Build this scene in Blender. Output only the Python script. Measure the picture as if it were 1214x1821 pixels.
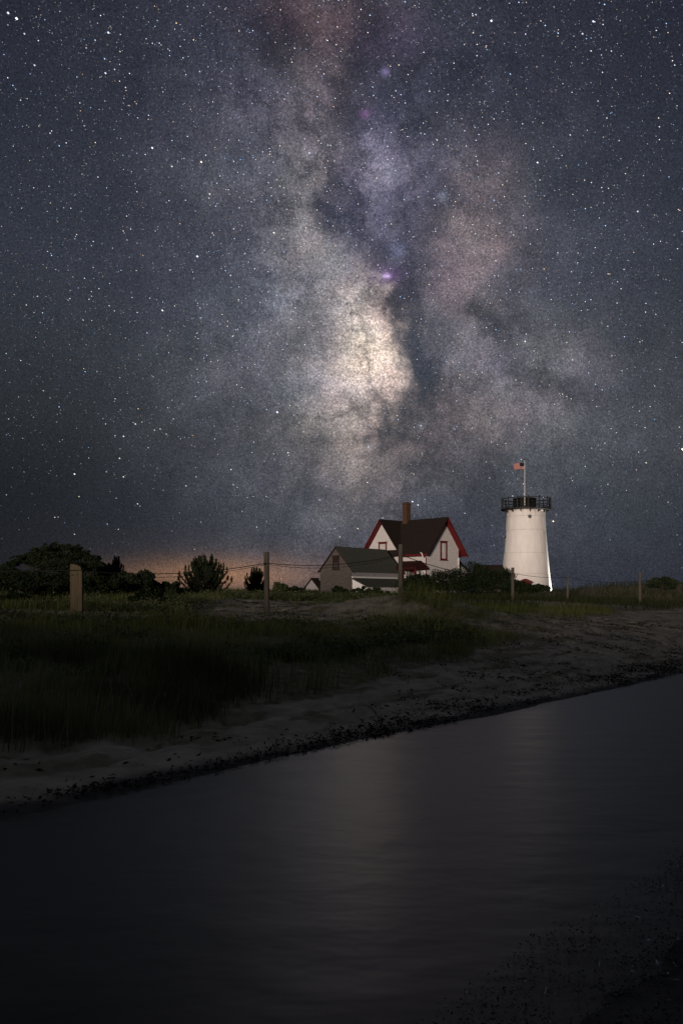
import bpy, math, random
import numpy as np
from mathutils import Vector, Matrix
for o in list(bpy.data.objects): bpy.data.objects.remove(o)
R = math.radians
scene = bpy.context.scene
col = scene.collection

# ------------------------------------------------------------------ camera
FPX, CX, HY, EYE = 1600.0, 607.0, 1058.0, 1.7        # photo pixels, horizon row, eye height above the water
cd = bpy.data.cameras.new('camera'); cam = bpy.data.objects.new('camera', cd); col.objects.link(cam)
cd.sensor_fit = 'AUTO'; cd.sensor_width = 36.0; cd.lens = FPX / 1821 * 36.0
cd.shift_y = (HY - 910.5) / 1821; cd.clip_start = 0.05; cd.clip_end = 30000
cam.location = (0, 0, EYE); cam.rotation_euler = (R(90), 0, 0)
scene.camera = cam

# ------------------------------------------------------------------ world: night sky with the milky way
SUN_AZ, SUN_EL = 18.0, 3.0                            # low warm light from behind, a little to the left
world = bpy.data.worlds.new('World'); scene.world = world; world.use_nodes = True
nt = world.node_tree; nt.nodes.clear()
def N(t, **kw):
    n = nt.nodes.new(t)
    for k, v in kw.items(): setattr(n, k, v)
    return n
def put(sock, v):
    if isinstance(v, bpy.types.NodeSocket): nt.links.new(v, sock)
    else: sock.default_value = v
def M_(op, a, b=0.0, c=None, clamp=False):
    n = N('ShaderNodeMath', operation=op); n.use_clamp = clamp
    put(n.inputs[0], a); put(n.inputs[1], b)
    if c is not None: put(n.inputs[2], c)
    return n.outputs[0]
def V_(op, a, b=None, out=0):
    n = N('ShaderNodeVectorMath', operation=op); put(n.inputs[0], a)
    if b is not None: put(n.inputs[3] if op == 'SCALE' else n.inputs[1], b)
    return n.outputs['Value'] if op in ('DOT_PRODUCT', 'LENGTH') else n.outputs[0]
def pdir(px, py):
    v = np.array([(px - CX) / FPX, 1.0, (HY - py) / FPX]); return v / np.linalg.norm(v)
E1 = pdir(650, 640)                                   # the core of the milky way
tmp = pdir(590, 0); P_ = np.cross(E1, tmp); P_ /= np.linalg.norm(P_)
if P_[0] < 0: P_ = -P_
E2 = np.cross(P_, E1); E2 *= np.sign(E2[2])
def lb(d):
    d = np.asarray(d); return np.arctan2(d @ E2, d @ E1), np.arcsin(np.clip(d @ P_, -1, 1))
tc = N('ShaderNodeTexCoord'); DIR = tc.outputs['Generated']
bL = M_('ARCTAN2', V_('DOT_PRODUCT', DIR, tuple(E2)), V_('DOT_PRODUCT', DIR, tuple(E1)))
bB = M_('ARCSINE', V_('DOT_PRODUCT', DIR, tuple(P_)))
cmb = N('ShaderNodeCombineXYZ'); put(cmb.inputs[0], bB); put(cmb.inputs[1], bL)
LB0 = cmb.outputs[0]
def noise(vec, scale, detail=4, rough=.55, color=False, dist=0.0):
    n = N('ShaderNodeTexNoise'); put(n.inputs['Vector'], vec); n.inputs['Scale'].default_value = scale
    n.inputs['Detail'].default_value = detail; n.inputs['Roughness'].default_value = rough; n.inputs['Distortion'].default_value = dist
    return n.outputs['Color' if color else 'Fac']
w1 = V_('SCALE', V_('SUBTRACT', noise(DIR, 7.0, 5, .6, True), (.5, .5, .5)), .13)
w2 = V_('SCALE', V_('SUBTRACT', noise(DIR, 30.0, 4, .65, True), (.5, .5, .5)), .048)
LBW = V_('ADD', V_('ADD', LB0, w1), w2)
LBD = V_('ADD', LBW, V_('SCALE', V_('SUBTRACT', noise(DIR, 75.0, 4, .7, True), (.5, .5, .5)), .030))
def blobgeo(px, py, sx, sy, ang=0.0):
    l0, b0 = lb(pdir(px, py)); lx, bx = lb(pdir(px + sx, py)); ly, by = lb(pdir(px, py - sy))
    return (b0, l0), math.hypot(lx - l0, bx - b0), math.hypot(ly - l0, by - b0), math.atan2(lx - l0, bx - b0) + R(ang)
def gauss(vec, g, pw=None):
    (b0, l0), a, c, rot = g
    m = N('ShaderNodeMapping', vector_type='TEXTURE'); put(m.inputs[0], vec)
    m.inputs['Location'].default_value = (b0, l0, 0); m.inputs['Rotation'].default_value = (0, 0, rot); m.inputs['Scale'].default_value = (a, c, 1)
    r2 = V_('DOT_PRODUCT', m.outputs[0], m.outputs[0])
    if pw: r2 = M_('POWER', r2, pw)
    return M_('POWER', 2.71828, M_('MULTIPLY', r2, -1.0))
# glowing star clouds: px, py, sigma x, sigma y, tilt, colour (linear)
CLOUDS = [
 (605, 560, 130, 330, 0, (.054, .051, .050)), (648, 625, 60, 118, 0, (.290, .236, .200)), (600, 565, 80, 130, 0, (.060, .060, .056)),
 (650, 770, 95, 110, 0, (.066, .058, .046)), (575, 330, 70, 210, 0, (.046, .042, .043)), (585, 110, 40, 110, 0, (.026, .018, .018)),
 (665, 288, 24, 56, -25, (.110, .104, .140)), (700, 280, 85, 150, 0, (.016, .014, .036)), (830, 455, 80, 120, 0, (.078, .058, .056)),
 (905, 640, 110, 80, 0, (.040, .038, .042)), (860, 735, 130, 70, 0, (.056, .043, .043)), (800, 290, 110, 110, 0, (.022, .019, .022)),
 (440, 330, 120, 260, 0, (.018, .019, .029)), (480, 680, 190, 220, 0, (.021, .025, .029)), (960, 560, 170, 260, 0, (.012, .014, .020)),
 (1040, 760, 200, 150, 0, (.015, .017, .018)), (545, 10, 100, 70, 0, (.020, .006, .005)), (690, 50, 60, 70, 0, (.016, .007, .018))]
DUST = [(702, 540, 40, 74, -12, .85), (672, 430, 54, 66, 0, .72), (632, 330, 36, 60, 0, .66), (748, 690, 44, 74, 0, .85), (735, 790, 60, 60, 0, .40), (612, 190, 34, 70, 0, .50), (730, 620, 24, 60, 0, .70),
 (880, 580, 80, 30, -25, .62), (970, 690, 90, 24, -35, .50), (596, 150, 24, 22, 0, .35), (515, 60, 70, 90, 0, .60), (740, 130, 110, 130, 0, .35), (640, 712, 40, 14, 20, .34), (690, 590, 16, 40, 10, .35), (590, 470, 30, 60, 30, .22), (760, 380, 40, 60, 0, .40), (645, 80, 40, 90, 0, .50), (655, 235, 34, 50, 0, .45)]
SPOTS = [(687, 491, 7, 5, (.46, .30, .56)), (688, 489, 26, 18, (.05, .015, .07)), (649, 203, 9, 8, (.10, .035, .10)), (685, 128, 7, 8, (.13, .10, .20)), (655, 795, 10, 8, (.08, .077, .075)), (748, 757, 8, 8, (.06, .065, .075)), (708, 447, 12, 16, (.05, .06, .10)), (786, 349, 9, 9, (.09, .10, .13)), (549, 272, 14, 10, (.07, .07, .09)), (933, 607, 12, 10, (.06, .06, .06))]
el = M_('ARCSINE', N('ShaderNodeSeparateXYZ').outputs[2]); sepn = el.node.inputs[0].links[0].from_node; put(sepn.inputs[0], DIR)
ramp = N('ShaderNodeValToRGB'); put(ramp.inputs[0], M_('DIVIDE', el, R(90)))
cr = ramp.color_ramp; cr.elements[0].position = 0.0; cr.elements[0].color = (.019, .024, .035, 1); cr.elements[1].position = 1.0; cr.elements[1].color = (.036, .041, .052, 1)
for p, c in ((.04, (.025, .030, .043)), (.12, (.036, .040, .048)), (.22, (.032, .036, .049)), (.30, (.023, .0265, .039)), (.38, (.0145, .0165, .027)), (.50, (.018, .022, .032)), (.68, (.032, .037, .047))):
    e = cr.elements.new(p); e.color = (*c, 1)
acc = ramp.outputs[0]
band = M_('POWER', 2.71828, M_('MULTIPLY', M_('POWER', M_('DIVIDE', M_('ABSOLUTE', bB), .21), 2.0), -1.0))
glow = V_('SCALE', (.015, .016, .021), band)
for px, py, sx, sy, an, c in CLOUDS:
    glow = V_('ADD', glow, V_('SCALE', c, gauss(LBW, blobgeo(px, py, sx, sy, an))))
mott = M_('POWER', M_('MULTIPLY_ADD', noise(DIR, 20.0, 9, .66), 1.7, .15), 1.9)
glow = V_('MULTIPLY', V_('SCALE', glow, mott), (1.72, 1.58, 1.47))
tn = V_('ADD', V_('MULTIPLY', V_('SUBTRACT', noise(DIR, 9.0, 4, .6, True), (.5, .5, .5)), (.55, .16, .60)), (1.01, .985, 1.0))
glow = V_('MULTIPLY', glow, tn)
sg_ = M_('POWER', M_('MULTIPLY_ADD', noise(DIR, 430.0, 2, .8), 2.0, .0), 2.4)      # crowds of unresolved stars
glow = V_('SCALE', glow, M_('MULTIPLY_ADD', sg_, .52, .46))
base = acc
dust = None
for px, py, sx, sy, an, k in DUST:
    g = M_('SUBTRACT', 1.0, M_('MULTIPLY', gauss(LBD, blobgeo(px, py, sx, sy, an), 1.5), k))
    dust = g if dust is None else M_('MULTIPLY', dust, g)
ln_ = M_('DIVIDE', M_('SUBTRACT', noise(DIR, 7.5, 7, .62), .5), .020)
lane = M_('MULTIPLY', M_('POWER', 2.71828, M_('MULTIPLY', M_('MULTIPLY', ln_, ln_), -1.0)), M_('POWER', 2.71828, M_('MULTIPLY', M_('POWER', M_('DIVIDE', M_('ABSOLUTE', bB), .15), 2.0), -1.0)))
dust = M_('MULTIPLY', dust, M_('SUBTRACT', 1.0, M_('MULTIPLY', lane, .42)))      # thin branching lanes
side_ = M_('SUBTRACT', 1.0, M_('MULTIPLY', gauss(LB0, blobgeo(-40, 900, 380, 270)), .60))
acc = V_('ADD', V_('SCALE', base, M_('MULTIPLY', side_, M_('MULTIPLY_ADD', dust, .22, .78))), V_('SCALE', glow, M_('MULTIPLY', side_, M_('POWER', dust, 1.25))))
for px, py, sx, sy, c in SPOTS:
    acc = V_('ADD', acc, V_('SCALE', c, gauss(LB0, blobgeo(px, py, sx, sy))))
acc = V_('ADD', acc, V_('SCALE', (.005, .006, .024), gauss(LBW, blobgeo(690, 400, 75, 130))))
acc = V_('ADD', acc, V_('SCALE', (.008, .013, .024), gauss(LBW, blobgeo(738, 650, 60, 120))))
acc = V_('MULTIPLY', acc, (.98, 1.0, 1.03))
# glow of a town beyond the dunes
tg = gauss(LB0, blobgeo(395, 1024, 165, 30))
acc = V_('ADD', acc, V_('SCALE', (.225, .105, .038), tg))
acc = V_('ADD', acc, V_('SCALE', (.014, .010, .009), gauss(LB0, blobgeo(480, 990, 240, 60))))
# unresolved faint stars
gr = M_('MULTIPLY_ADD', noise(DIR, 600.0, 2, .8), 2.3, -.15)
acc = V_('SCALE', acc, M_('MAXIMUM', gr, .12))
sky = N('ShaderNodeTexSky'); sky.sky_type = 'NISHITA'; sky.sun_disc = False
sky.sun_elevation = R(SUN_EL); sky.sun_rotation = R(180 + SUN_AZ); sky.air_density = 1.0; sky.dust_density = .5
acc = V_('ADD', acc, V_('SCALE', sky.outputs[0], .0012))
bg = N('ShaderNodeBackground'); put(bg.inputs[0], acc); bg.inputs[1].default_value = 1.0
ow = N('ShaderNodeOutputWorld'); put(ow.inputs[0], bg.outputs[0])

# ------------------------------------------------------------------ low light
sl = bpy.data.lights.new('low_light', 'SUN'); sl.energy = 2.7; sl.angle = R(8.0); sl.color = (1.0, .82, .70)
so = bpy.data.objects.new('low_light', sl); col.objects.link(so)
a, e = R(SUN_AZ), R(SUN_EL)
LDIR = Vector((math.sin(a) * math.cos(e), math.cos(a) * math.cos(e), -math.sin(e)))
so.rotation_euler = LDIR.to_track_quat('-Z', 'Y').to_euler(); so.location = (-30, -100, 40)
vs = scene.view_settings; scene.display_settings.display_device = 'sRGB'
vs.view_transform = 'Standard'; vs.look = 'None'; vs.exposure = 0.0; vs.gamma = 1.0; vs.use_curve_mapping = False
cy = scene.cycles; cy.use_denoising = True; cy.max_bounces = 5; cy.diffuse_bounces = 3; cy.glossy_bounces = 3; cy.transmission_bounces = 3
cy.caustics_reflective = False; cy.caustics_refractive = False; cy.sample_clamp_indirect = 2.0

# ------------------------------------------------------------------ helpers
rng = np.random.default_rng(11); random.seed(5)
def link(o, parent=None):
    col.objects.link(o)
    if parent is not None: o.parent = parent
    return o
def tag(o, label=None, cat=None, group=None, kind=None):
    if label: o['label'] = label
    if cat: o['category'] = cat
    if group: o['group'] = group
    if kind: o['kind'] = kind
    return o
def empty(name, loc, rz=0.0):
    o = bpy.data.objects.new(name, None); o.location = loc; o.rotation_euler = (0, 0, rz); o.empty_display_size = .3
    return link(o)
def fast_mesh(name, verts, tris, mat, parent=None, attrs=None, smooth=False):
    verts = np.asarray(verts, np.float32); tris = np.asarray(tris, np.int32)
    me = bpy.data.meshes.new(name); me.vertices.add(len(verts)); me.vertices.foreach_set('co', verts.ravel())
    k = tris.shape[1]; me.loops.add(tris.size); me.loops.foreach_set('vertex_index', tris.ravel())
    me.polygons.add(len(tris)); me.polygons.foreach_set('loop_start', np.arange(0, tris.size, k, dtype=np.int32))
    if smooth: me.polygons.foreach_set('use_smooth', np.ones(len(tris), bool))
    me.update(calc_edges=True)
    for an, arr in (attrs or {}).items():
        if np.ndim(arr) == 2:
            at_ = me.attributes.new(an, 'FLOAT_COLOR', 'POINT'); at_.data.foreach_set('color', np.asarray(arr, np.float32).ravel())
        else:
            at_ = me.attributes.new(an, 'FLOAT', 'POINT'); at_.data.foreach_set('value', np.asarray(arr, np.float32))
    me.materials.append(mat)
    return link(bpy.data.objects.new(name, me), parent)
class MB:
    def __init__(s): s.v = []; s.f = []
    def add(s, vs_, fs): n = len(s.v); s.v += [tuple(p) for p in vs_]; s.f += [tuple(i + n for i in f) for f in fs]; return s
    def box(s, x0, x1, y0, y1, z0, z1):
        return s.add([(x0,y0,z0),(x1,y0,z0),(x1,y1,z0),(x0,y1,z0),(x0,y0,z1),(x1,y0,z1),(x1,y1,z1),(x0,y1,z1)],
                     [(3,2,1,0),(4,5,6,7),(0,1,5,4),(1,2,6,5),(2,3,7,6),(3,0,4,7)])
    def slab(s, pts, th):                       # polygon with a vertical thickness downwards
        n = len(pts); top = [tuple(p) for p in pts]; bot = [(p[0], p[1], p[2] - th) for p in pts]
        return s.add(top + bot, [tuple(range(n)), tuple(range(2*n-1, n-1, -1))] + [(i, i+n, (i+1) % n + n, (i+1) % n) for i in range(n)])
    def prism(s, poly, axis, a0, a1):           # polygon (p,q) extruded along x or y
        n = len(poly); f = (lambda t, p, q: (t, p, q)) if axis == 'x' else (lambda t, p, q: (p, t, q))
        return s.add([f(a0, *p) for p in poly] + [f(a1, *p) for p in poly], [tuple(range(n-1, -1, -1)), tuple(range(n, 2*n))] + [(i, (i+1) % n, (i+1) % n + n, i + n) for i in range(n)])
    def tube(s, path, radii, n=8, cap=True):
        path = [Vector(p) for p in path]; rings = []
        for i, p in enumerate(path):
            d = (path[min(i+1, len(path)-1)] - path[max(i-1, 0)]).normalized()
            up = Vector((0,0,1)) if abs(d.z) < .9 else Vector((1,0,0)); x = d.cross(up).normalized(); y = d.cross(x).normalized()
            r = radii[i] if hasattr(radii, '__len__') else radii
            rings.append([p + (x * math.cos(2*math.pi*k/n) + y * math.sin(2*math.pi*k/n)) * r for k in range(n)])
        vs_ = [q for r_ in rings for q in r_]; fs = []
        for i in range(len(path)-1):
            for k in range(n): fs.append((i*n+k, i*n+(k+1) % n, (i+1)*n+(k+1) % n, (i+1)*n+k))
        if cap: fs += [tuple(range(n-1, -1, -1)), tuple(range((len(path)-1)*n, len(path)*n))]
        return s.add(vs_, fs)
    def lathe(s, prof, n=64, caps=True):
        vs_ = [(r * math.cos(2*math.pi*k/n), r * math.sin(2*math.pi*k/n), z) for r, z in prof for k in range(n)]; fs = []
        for i in range(len(prof)-1):
            for k in range(n): fs.append((i*n+k, i*n+(k+1) % n, (i+1)*n+(k+1) % n, (i+1)*n+k))
        if caps: fs += [tuple(range(n-1, -1, -1)), tuple(range((len(prof)-1)*n, len(prof)*n))]
        return s.add(vs_, fs)
    def build(s, name, mat, parent=None, loc=None, rz=None, smooth=False):
        me = bpy.data.meshes.new(name); me.from_pydata(s.v, [], s.f); me.update()
        import bmesh
        bm = bmesh.new(); bm.from_mesh(me); bmesh.ops.recalc_face_normals(bm, faces=bm.faces); bm.to_mesh(me); bm.free()
        if smooth:
            me.polygons.foreach_set('use_smooth', [True] * len(me.polygons)); me.set_sharp_from_angle(angle=R(40))
        me.materials.append(mat); o = link(bpy.data.objects.new(name, me), parent)
        if loc is not None: o.location = loc
        if rz is not None: o.rotation_euler = (0, 0, rz)
        return o

# ------------------------------------------------------------------ materials
def mat(name, c1, c2=None, scale=6.0, rough=.85, bump=0.0, bscale=None, detail=5, metal=0.0, spec=.3, stretch=(1,1,1), c3=None, lo=.35, hi=.65):
    m = bpy.data.materials.new(name); m.use_nodes = True; t = m.node_tree; p = t.nodes['Principled BSDF']
    p.inputs['Roughness'].default_value = rough; p.inputs['Metallic'].default_value = metal; p.inputs['Specular IOR Level'].default_value = spec
    co = t.nodes.new('ShaderNodeTexCoord'); mp = t.nodes.new('ShaderNodeMapping'); mp.inputs['Scale'].default_value = stretch
    t.links.new(co.outputs['Object'], mp.inputs[0])
    nz = t.nodes.new('ShaderNodeTexNoise'); nz.inputs['Scale'].default_value = scale; nz.inputs['Detail'].default_value = detail; nz.inputs['Roughness'].default_value = .65
    t.links.new(mp.outputs[0], nz.inputs['Vector'])
    rp = t.nodes.new('ShaderNodeValToRGB'); rp.color_ramp.elements[0].position = lo; rp.color_ramp.elements[1].position = hi
    rp.color_ramp.elements[0].color = (*c1, 1); rp.color_ramp.elements[1].color = (*(c2 or tuple(min(1, v*1.2) for v in c1)), 1)
    t.links.new(nz.outputs['Fac'], rp.inputs[0]); t.links.new(rp.outputs[0], p.inputs['Base Color'])
    if bump:
        n2 = t.nodes.new('ShaderNodeTexNoise'); n2.inputs['Scale'].default_value = bscale or scale * 3; n2.inputs['Detail'].default_value = 4
        t.links.new(mp.outputs[0], n2.inputs['Vector'])
        b = t.nodes.new('ShaderNodeBump'); b.inputs['Strength'].default_value = bump; b.inputs['Distance'].default_value = .02
        t.links.new(n2.outputs['Fac'], b.inputs['Height']); t.links.new(b.outputs[0], p.inputs['Normal'])
    return m
M = {}
M['tower'] = mat('white_painted_iron', (.73, .70, .67), (.82, .795, .77), 1.3, .6, .15, 9, stretch=(1.6, 1.6, .5))
def rust(m, z0, z1):
    t = m.node_tree; p = t.nodes['Principled BSDF']; base_ = p.inputs['Base Color'].links[0].from_socket
    co = t.nodes.new('ShaderNodeTexCoord'); mp = t.nodes.new('ShaderNodeMapping'); mp.inputs['Scale'].default_value = (3.2, 3.2, .35); t.links.new(co.outputs['Object'], mp.inputs[0])
    nz = t.nodes.new('ShaderNodeTexNoise'); nz.inputs['Scale'].default_value = 1.6; nz.inputs['Detail'].default_value = 6; t.links.new(mp.outputs[0], nz.inputs[0])
    sp = t.nodes.new('ShaderNodeSeparateXYZ'); t.links.new(co.outputs['Object'], sp.inputs[0])
    mr = t.nodes.new('ShaderNodeMapRange'); mr.inputs[1].default_value = z0; mr.inputs[2].default_value = z1; mr.inputs[3].default_value = -.14; mr.inputs[4].default_value = .16; t.links.new(sp.outputs[2], mr.inputs[0])
    ad = t.nodes.new('ShaderNodeMath'); ad.operation = 'ADD'; t.links.new(nz.outputs['Fac'], ad.inputs[0]); t.links.new(mr.outputs[0], ad.inputs[1])
    m2 = t.nodes.new('ShaderNodeMapRange'); m2.inputs[1].default_value = .54; m2.inputs[2].default_value = .78; m2.inputs[4].default_value = .6; t.links.new(ad.outputs[0], m2.inputs[0])
    mx = t.nodes.new('ShaderNodeMix'); mx.data_type = 'RGBA'; t.links.new(m2.outputs[0], mx.inputs[0]); t.links.new(base_, mx.inputs[6]); mx.inputs[7].default_value = (.30, .20, .11, 1); t.links.new(mx.outputs[2], p.inputs['Base Color'])
rust(M['tower'], 8.0, 9.9)
M['white'] = mat('white_painted_shingle', (.52, .50, .485), (.62, .60, .59), 2.2, .8, .5, 14, stretch=(1, 1, 3))
M['greywhite'] = mat('dull_white_shingle', (.27, .265, .27), (.35, .34, .345), 2.2, .85, .4, 14)
M['trim'] = mat('white_trim', (.72, .71, .70), (.8, .79, .78), 5, .6)
M['red'] = mat('red_painted_trim', (.080, .006, .008), (.125, .011, .012), 4, .7, .2, 20)
M['roof'] = mat('dark_roof_shingle', (.017, .012, .010), (.030, .023, .019), 5, .95, .8, 18, stretch=(1, 1, 3), spec=.1)
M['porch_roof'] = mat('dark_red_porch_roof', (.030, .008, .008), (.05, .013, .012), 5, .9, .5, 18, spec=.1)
M['shedroof'] = mat('mossy_shed_shingle', (.060, .064, .052), (.105, .110, .090), 5, .95, .8, 16, stretch=(1, 1, 3), spec=.1)
M['shedwall'] = mat('weathered_grey_shingle', (.070, .062, .058), (.115, .102, .094), 3.0, .9, .6, 22, stretch=(1, 1, 4), spec=.1)
M['brick'] = mat('chimney_brick', (.058, .031, .018), (.088, .048, .029), 7, .95, .6, 30)
M['iron'] = mat('black_iron', (.010, .010, .011), (.02, .02, .02), 5, .6)
M['drum'] = mat('dark_green_drum', (.007, .008, .006), (.013, .015, .011), 3, .7)
M['glass'] = mat('window_glass', (.10, .105, .11), (.16, .165, .17), 3, .12, spec=.5)
M['curtain'] = mat('window_blind', (.46, .45, .44), (.56, .55, .54), 5, .5)
M['dark'] = mat('dark_hatch', (.012, .008, .007), (.03, .014, .012), 4, .7)
M['post'] = mat('weathered_post', (.095, .084, .070), (.165, .146, .122), 3.5, .9, .8, 10, stretch=(6, 6, .6), spec=.1)
M['board'] = mat('tan_board', (.135, .107, .064), (.20, .162, .102), 3.0, .8, .7, 8, stretch=(7, 7, .5), spec=.1)
M['wire'] = mat('dark_wire', (.02, .018, .016), (.03, .028, .025), 20, .8)
M['bark'] = mat('bark', (.035, .026, .02), (.07, .055, .042), 9, .95, .7, 18)
M['seaweed'] = mat('dried_seaweed', (.010, .009, .008), (.030, .026, .021), 30, .85)
M['wetweed'] = mat('wet_seaweed', (.006, .009, .006), (.018, .022, .012), 30, .25, spec=.6)
M['pebble'] = mat('wet_pebble', (.02, .022, .020), (.10, .10, .09), 60, .10, spec=.8)
M['glint_shell'] = mat('glint_pale_shell', (.70, .69, .66), (.82, .81, .78), 30, .12, spec=.8)  # near-white base colour stands in for glints on the wet bank
M['stalk'] = mat('dead_stalk', (.30, .27, .23), (.42, .38, .33), 9, .9)
M['flagred'] = mat('flag_red', (.30, .045, .04), (.36, .06, .05), 6, .9)
M['flagwhite'] = mat('flag_white', (.42, .31, .28), (.48, .36, .33), 6, .9)
M['flagblue'] = mat('flag_blue', (.006, .008, .02), (.012, .014, .03), 6, .9)
M['pole'] = mat('white_flagpole', (.62, .58, .56), (.70, .66, .64), 8, .5)
M['steel'] = mat('grey_steel', (.18, .18, .18), (.25, .25, .25), 8, .5, metal=.6)
def foliage(name, dark, light, trans=0.0):
    m = bpy.data.materials.new(name); m.use_nodes = True; t = m.node_tree; p = t.nodes['Principled BSDF']
    at_ = t.nodes.new('ShaderNodeAttribute'); at_.attribute_name = 'rnd'
    rp = t.nodes.new('ShaderNodeValToRGB'); rp.color_ramp.elements[0].color = (*dark, 1); rp.color_ramp.elements[1].color = (*light, 1)
    t.links.new(at_.outputs['Fac'], rp.inputs[0]); t.links.new(rp.outputs[0], p.inputs['Base Color'])
    p.inputs['Roughness'].default_value = .75; p.inputs['Specular IOR Level'].default_value = .15
    if trans:
        tr = t.nodes.new('ShaderNodeBsdfTranslucent'); t.links.new(rp.outputs[0], tr.inputs[0]); mx = t.nodes.new('ShaderNodeMixShader'); mx.inputs[0].default_value = trans
        t.links.new(p.outputs[0], mx.inputs[1]); t.links.new(tr.outputs[0], mx.inputs[2]); t.links.new(mx.outputs[0], t.nodes['Material Output'].inputs[0])
    return m
M['cedar'] = foliage('dark_conifer_needles', (.012, .020, .010), (.035, .050, .022))
M['shrub'] = foliage('shrub_leaves', (.011, .019, .008), (.034, .052, .020), .3)
M['paleshrub'] = foliage('pale_shrub_leaves', (.035, .050, .018), (.085, .105, .040))
M['reed'] = foliage('reed_blades', (.115, .125, .055), (.38, .38, .17), .5)
M['cover'] = foliage('ground_cover_leaves', (.06, .08, .034), (.22, .245, .12), .4)
M['fargrass'] = foliage('far_grass_blades', (.026, .034, .012), (.076, .088, .032), .3)
M['grass'] = foliage('dune_grass_blades', (.12, .14, .04), (.34, .37, .13), .5)

# ------------------------------------------------------------------ terrain
def vnoise(x, y, seed=0):
    xi = np.floor(x).astype(np.int64); yi = np.floor(y).astype(np.int64); fx = x - xi; fy = y - yi
    def h(i, j):
        n = (i * 374761393 + j * 668265263 + seed * 974711) & 0xFFFFFFFF
        n = ((n ^ (n >> 13)) * 1274126177) & 0xFFFFFFFF; n ^= n >> 16
        return (n & 0xFFFF) / 65535.0
    u = fx*fx*(3-2*fx); v = fy*fy*(3-2*fy)
    return (h(xi, yi)*(1-u) + h(xi+1, yi)*u)*(1-v) + (h(xi, yi+1)*(1-u) + h(xi+1, yi+1)*u)*v
def fbm(x, y, oct=4, seed=0):
    s = 0; a_ = .5; t = 0
    for k in range(oct): s = s + a_ * vnoise(x * 2**k + 17*k, y * 2**k - 9*k, seed + k); t += a_; a_ *= .5
    return s / t - .5
def sstep(a_, b_, x): t = np.clip((x - a_) / (b_ - a_), 0, 1); return t*t*(3-2*t)
SH0 = np.array([-2.6, 6.85]); TV = np.array([.6224, .7827]); NV = np.array([-.7827, .6224])
def dt(x, y): return NV[0]*(x-SH0[0]) + NV[1]*(y-SH0[1]), TV[0]*(x-SH0[0]) + TV[1]*(y-SH0[1])
DF = [-60, -12, -9, -6.6, -5.7, -4.95, -4.55, -3.8, -2.4, -.9, 0, .6, 1.5, 2.5, 4, 6, 9, 14, 25, 40, 60, 90, 140, 300, 900, 6000]
ZF = [.9, .75, .50, .19, .09, .025, -.015, -.10, -.45, -.22, 0, .07, .17, .33, .55, .80, 1.05, 1.25, 1.40, 1.58, 1.85, 2.05, 2.1, 1.6, .9, .5]
D0T = ([-30, -5, 1, 5, 9, 13, 18, 24, 34, 80], [1.3, 1.35, 1.45, 2.05, 2.5, 3.2, 4.6, 6.4, 8.0, 9.0])
def vegmask(x, y):
    """0 bare sand, 1 covered"""
    d, t = dt(x, y); n = fbm(x*.9, y*.9, 4, 3)
    v = sstep(-.25, .35, d - np.interp(t, *D0T) + n*1.6)
    e_ = ((x + 1.2) / 3.6)**2 + ((y - 28.5) / 6.8)**2 + n*1.8           # open sand between the posts
    v = np.minimum(v, .12 + .88*sstep(.75, 1.35, e_))
    e2 = ((x - 9.5) / 6.0)**2 + ((y - 27) / 4.5)**2 + n*2.2              # worn sand on the right
    v = np.minimum(v, .10 + .90*sstep(.7, 1.4, e2))
    e3 = ((x + 6.0) / 2.6)**2 + ((y - 22.5) / 1.4)**2 + n*1.6            # sand by the tan board
    v = np.minimum(v, .25 + .75*sstep(.6, 1.3, e3))
    v = np.minimum(v, 1 - .8*sstep(.10, .20, fbm(x*.30 + 5, y*.30, 3, 88))*sstep(6, 9, d)*sstep(60, 45, y))   # bare spots on the dune
    near = sstep(-4.2, -5.0, d)
    return np.where(d > -1, v, near)
HUMPS = [(2.1, 27.5, 3.0, 2.4, .62), (-9.5, 34, 6, 5, .25), (25, 72, 9, 8, 1.15), (37, 70, 10, 9, .50), (10, 97, 24, 17, .38), (-4.0, 34, 4, 4, .16), (7, 44, 9, 6, .12), (-16, 60, 14, 12, .25)]
def H(x, y):
    x = np.asarray(x, float); y = np.asarray(y, float); d, t = dt(x, y)
    dw = d + .35*fbm(t*.25, d*.1 + 3, 3, 8) * (np.abs(d) < 12) + .10*fbm(t*1.3, d*.6, 3, 9) * (np.abs(d) < 4) + 0.40*fbm(x*2.2, y*2.2, 5, 19) * sstep(-3.4, -4.2, d) * sstep(-9, -6, d)
    z = np.interp(dw, DF, ZF)
    for hx, hy, sx, sy, a_ in HUMPS: z = z + a_*np.exp(-((x-hx)/sx)**2 - ((y-hy)/sy)**2)
    r = np.hypot(x, y); flat = 1 - .85*np.exp(-(((x-8)/26)**4 + ((y-93)/18)**4))
    und = sstep(1.0, 8, d) * flat
    z = z + und * (.22*fbm(x*.22, y*.22, 3, 1) + .10*fbm(x*.9, y*.9, 3, 2))
    sand = (1 - vegmask(x, y)) * sstep(.25, 1.2, d)
    p = fbm(t*1.5 + .8*fbm(x*1.2, y*1.2, 2, 6), d*3.4, 3, 4); q = fbm(x*5, y*5, 2, 5)
    z = z + sand * (-.20*np.clip(p - .02, 0, 1)*2.2 + .07*q) * np.exp(-(r/70)**2)
    z = z + sstep(-4.9, -5.8, d) * (.10*fbm(x*2.4, y*2.4, 4, 12)) * np.exp(-(r/20)**2)
    q = -(x*.2756 + y*.9613); shade_crest = 5.4 + .8*fbm(x*.05, y*.05, 3, 14)    # unseen bluff added behind the viewer to keep low light off the foreground
    z = z + sstep(9, 32, q) * shade_crest * (1 - sstep(60, 140, q)*.5)
    return z
def Hs(x, y): return float(H(np.array([x]), np.array([y]))[0])
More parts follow.
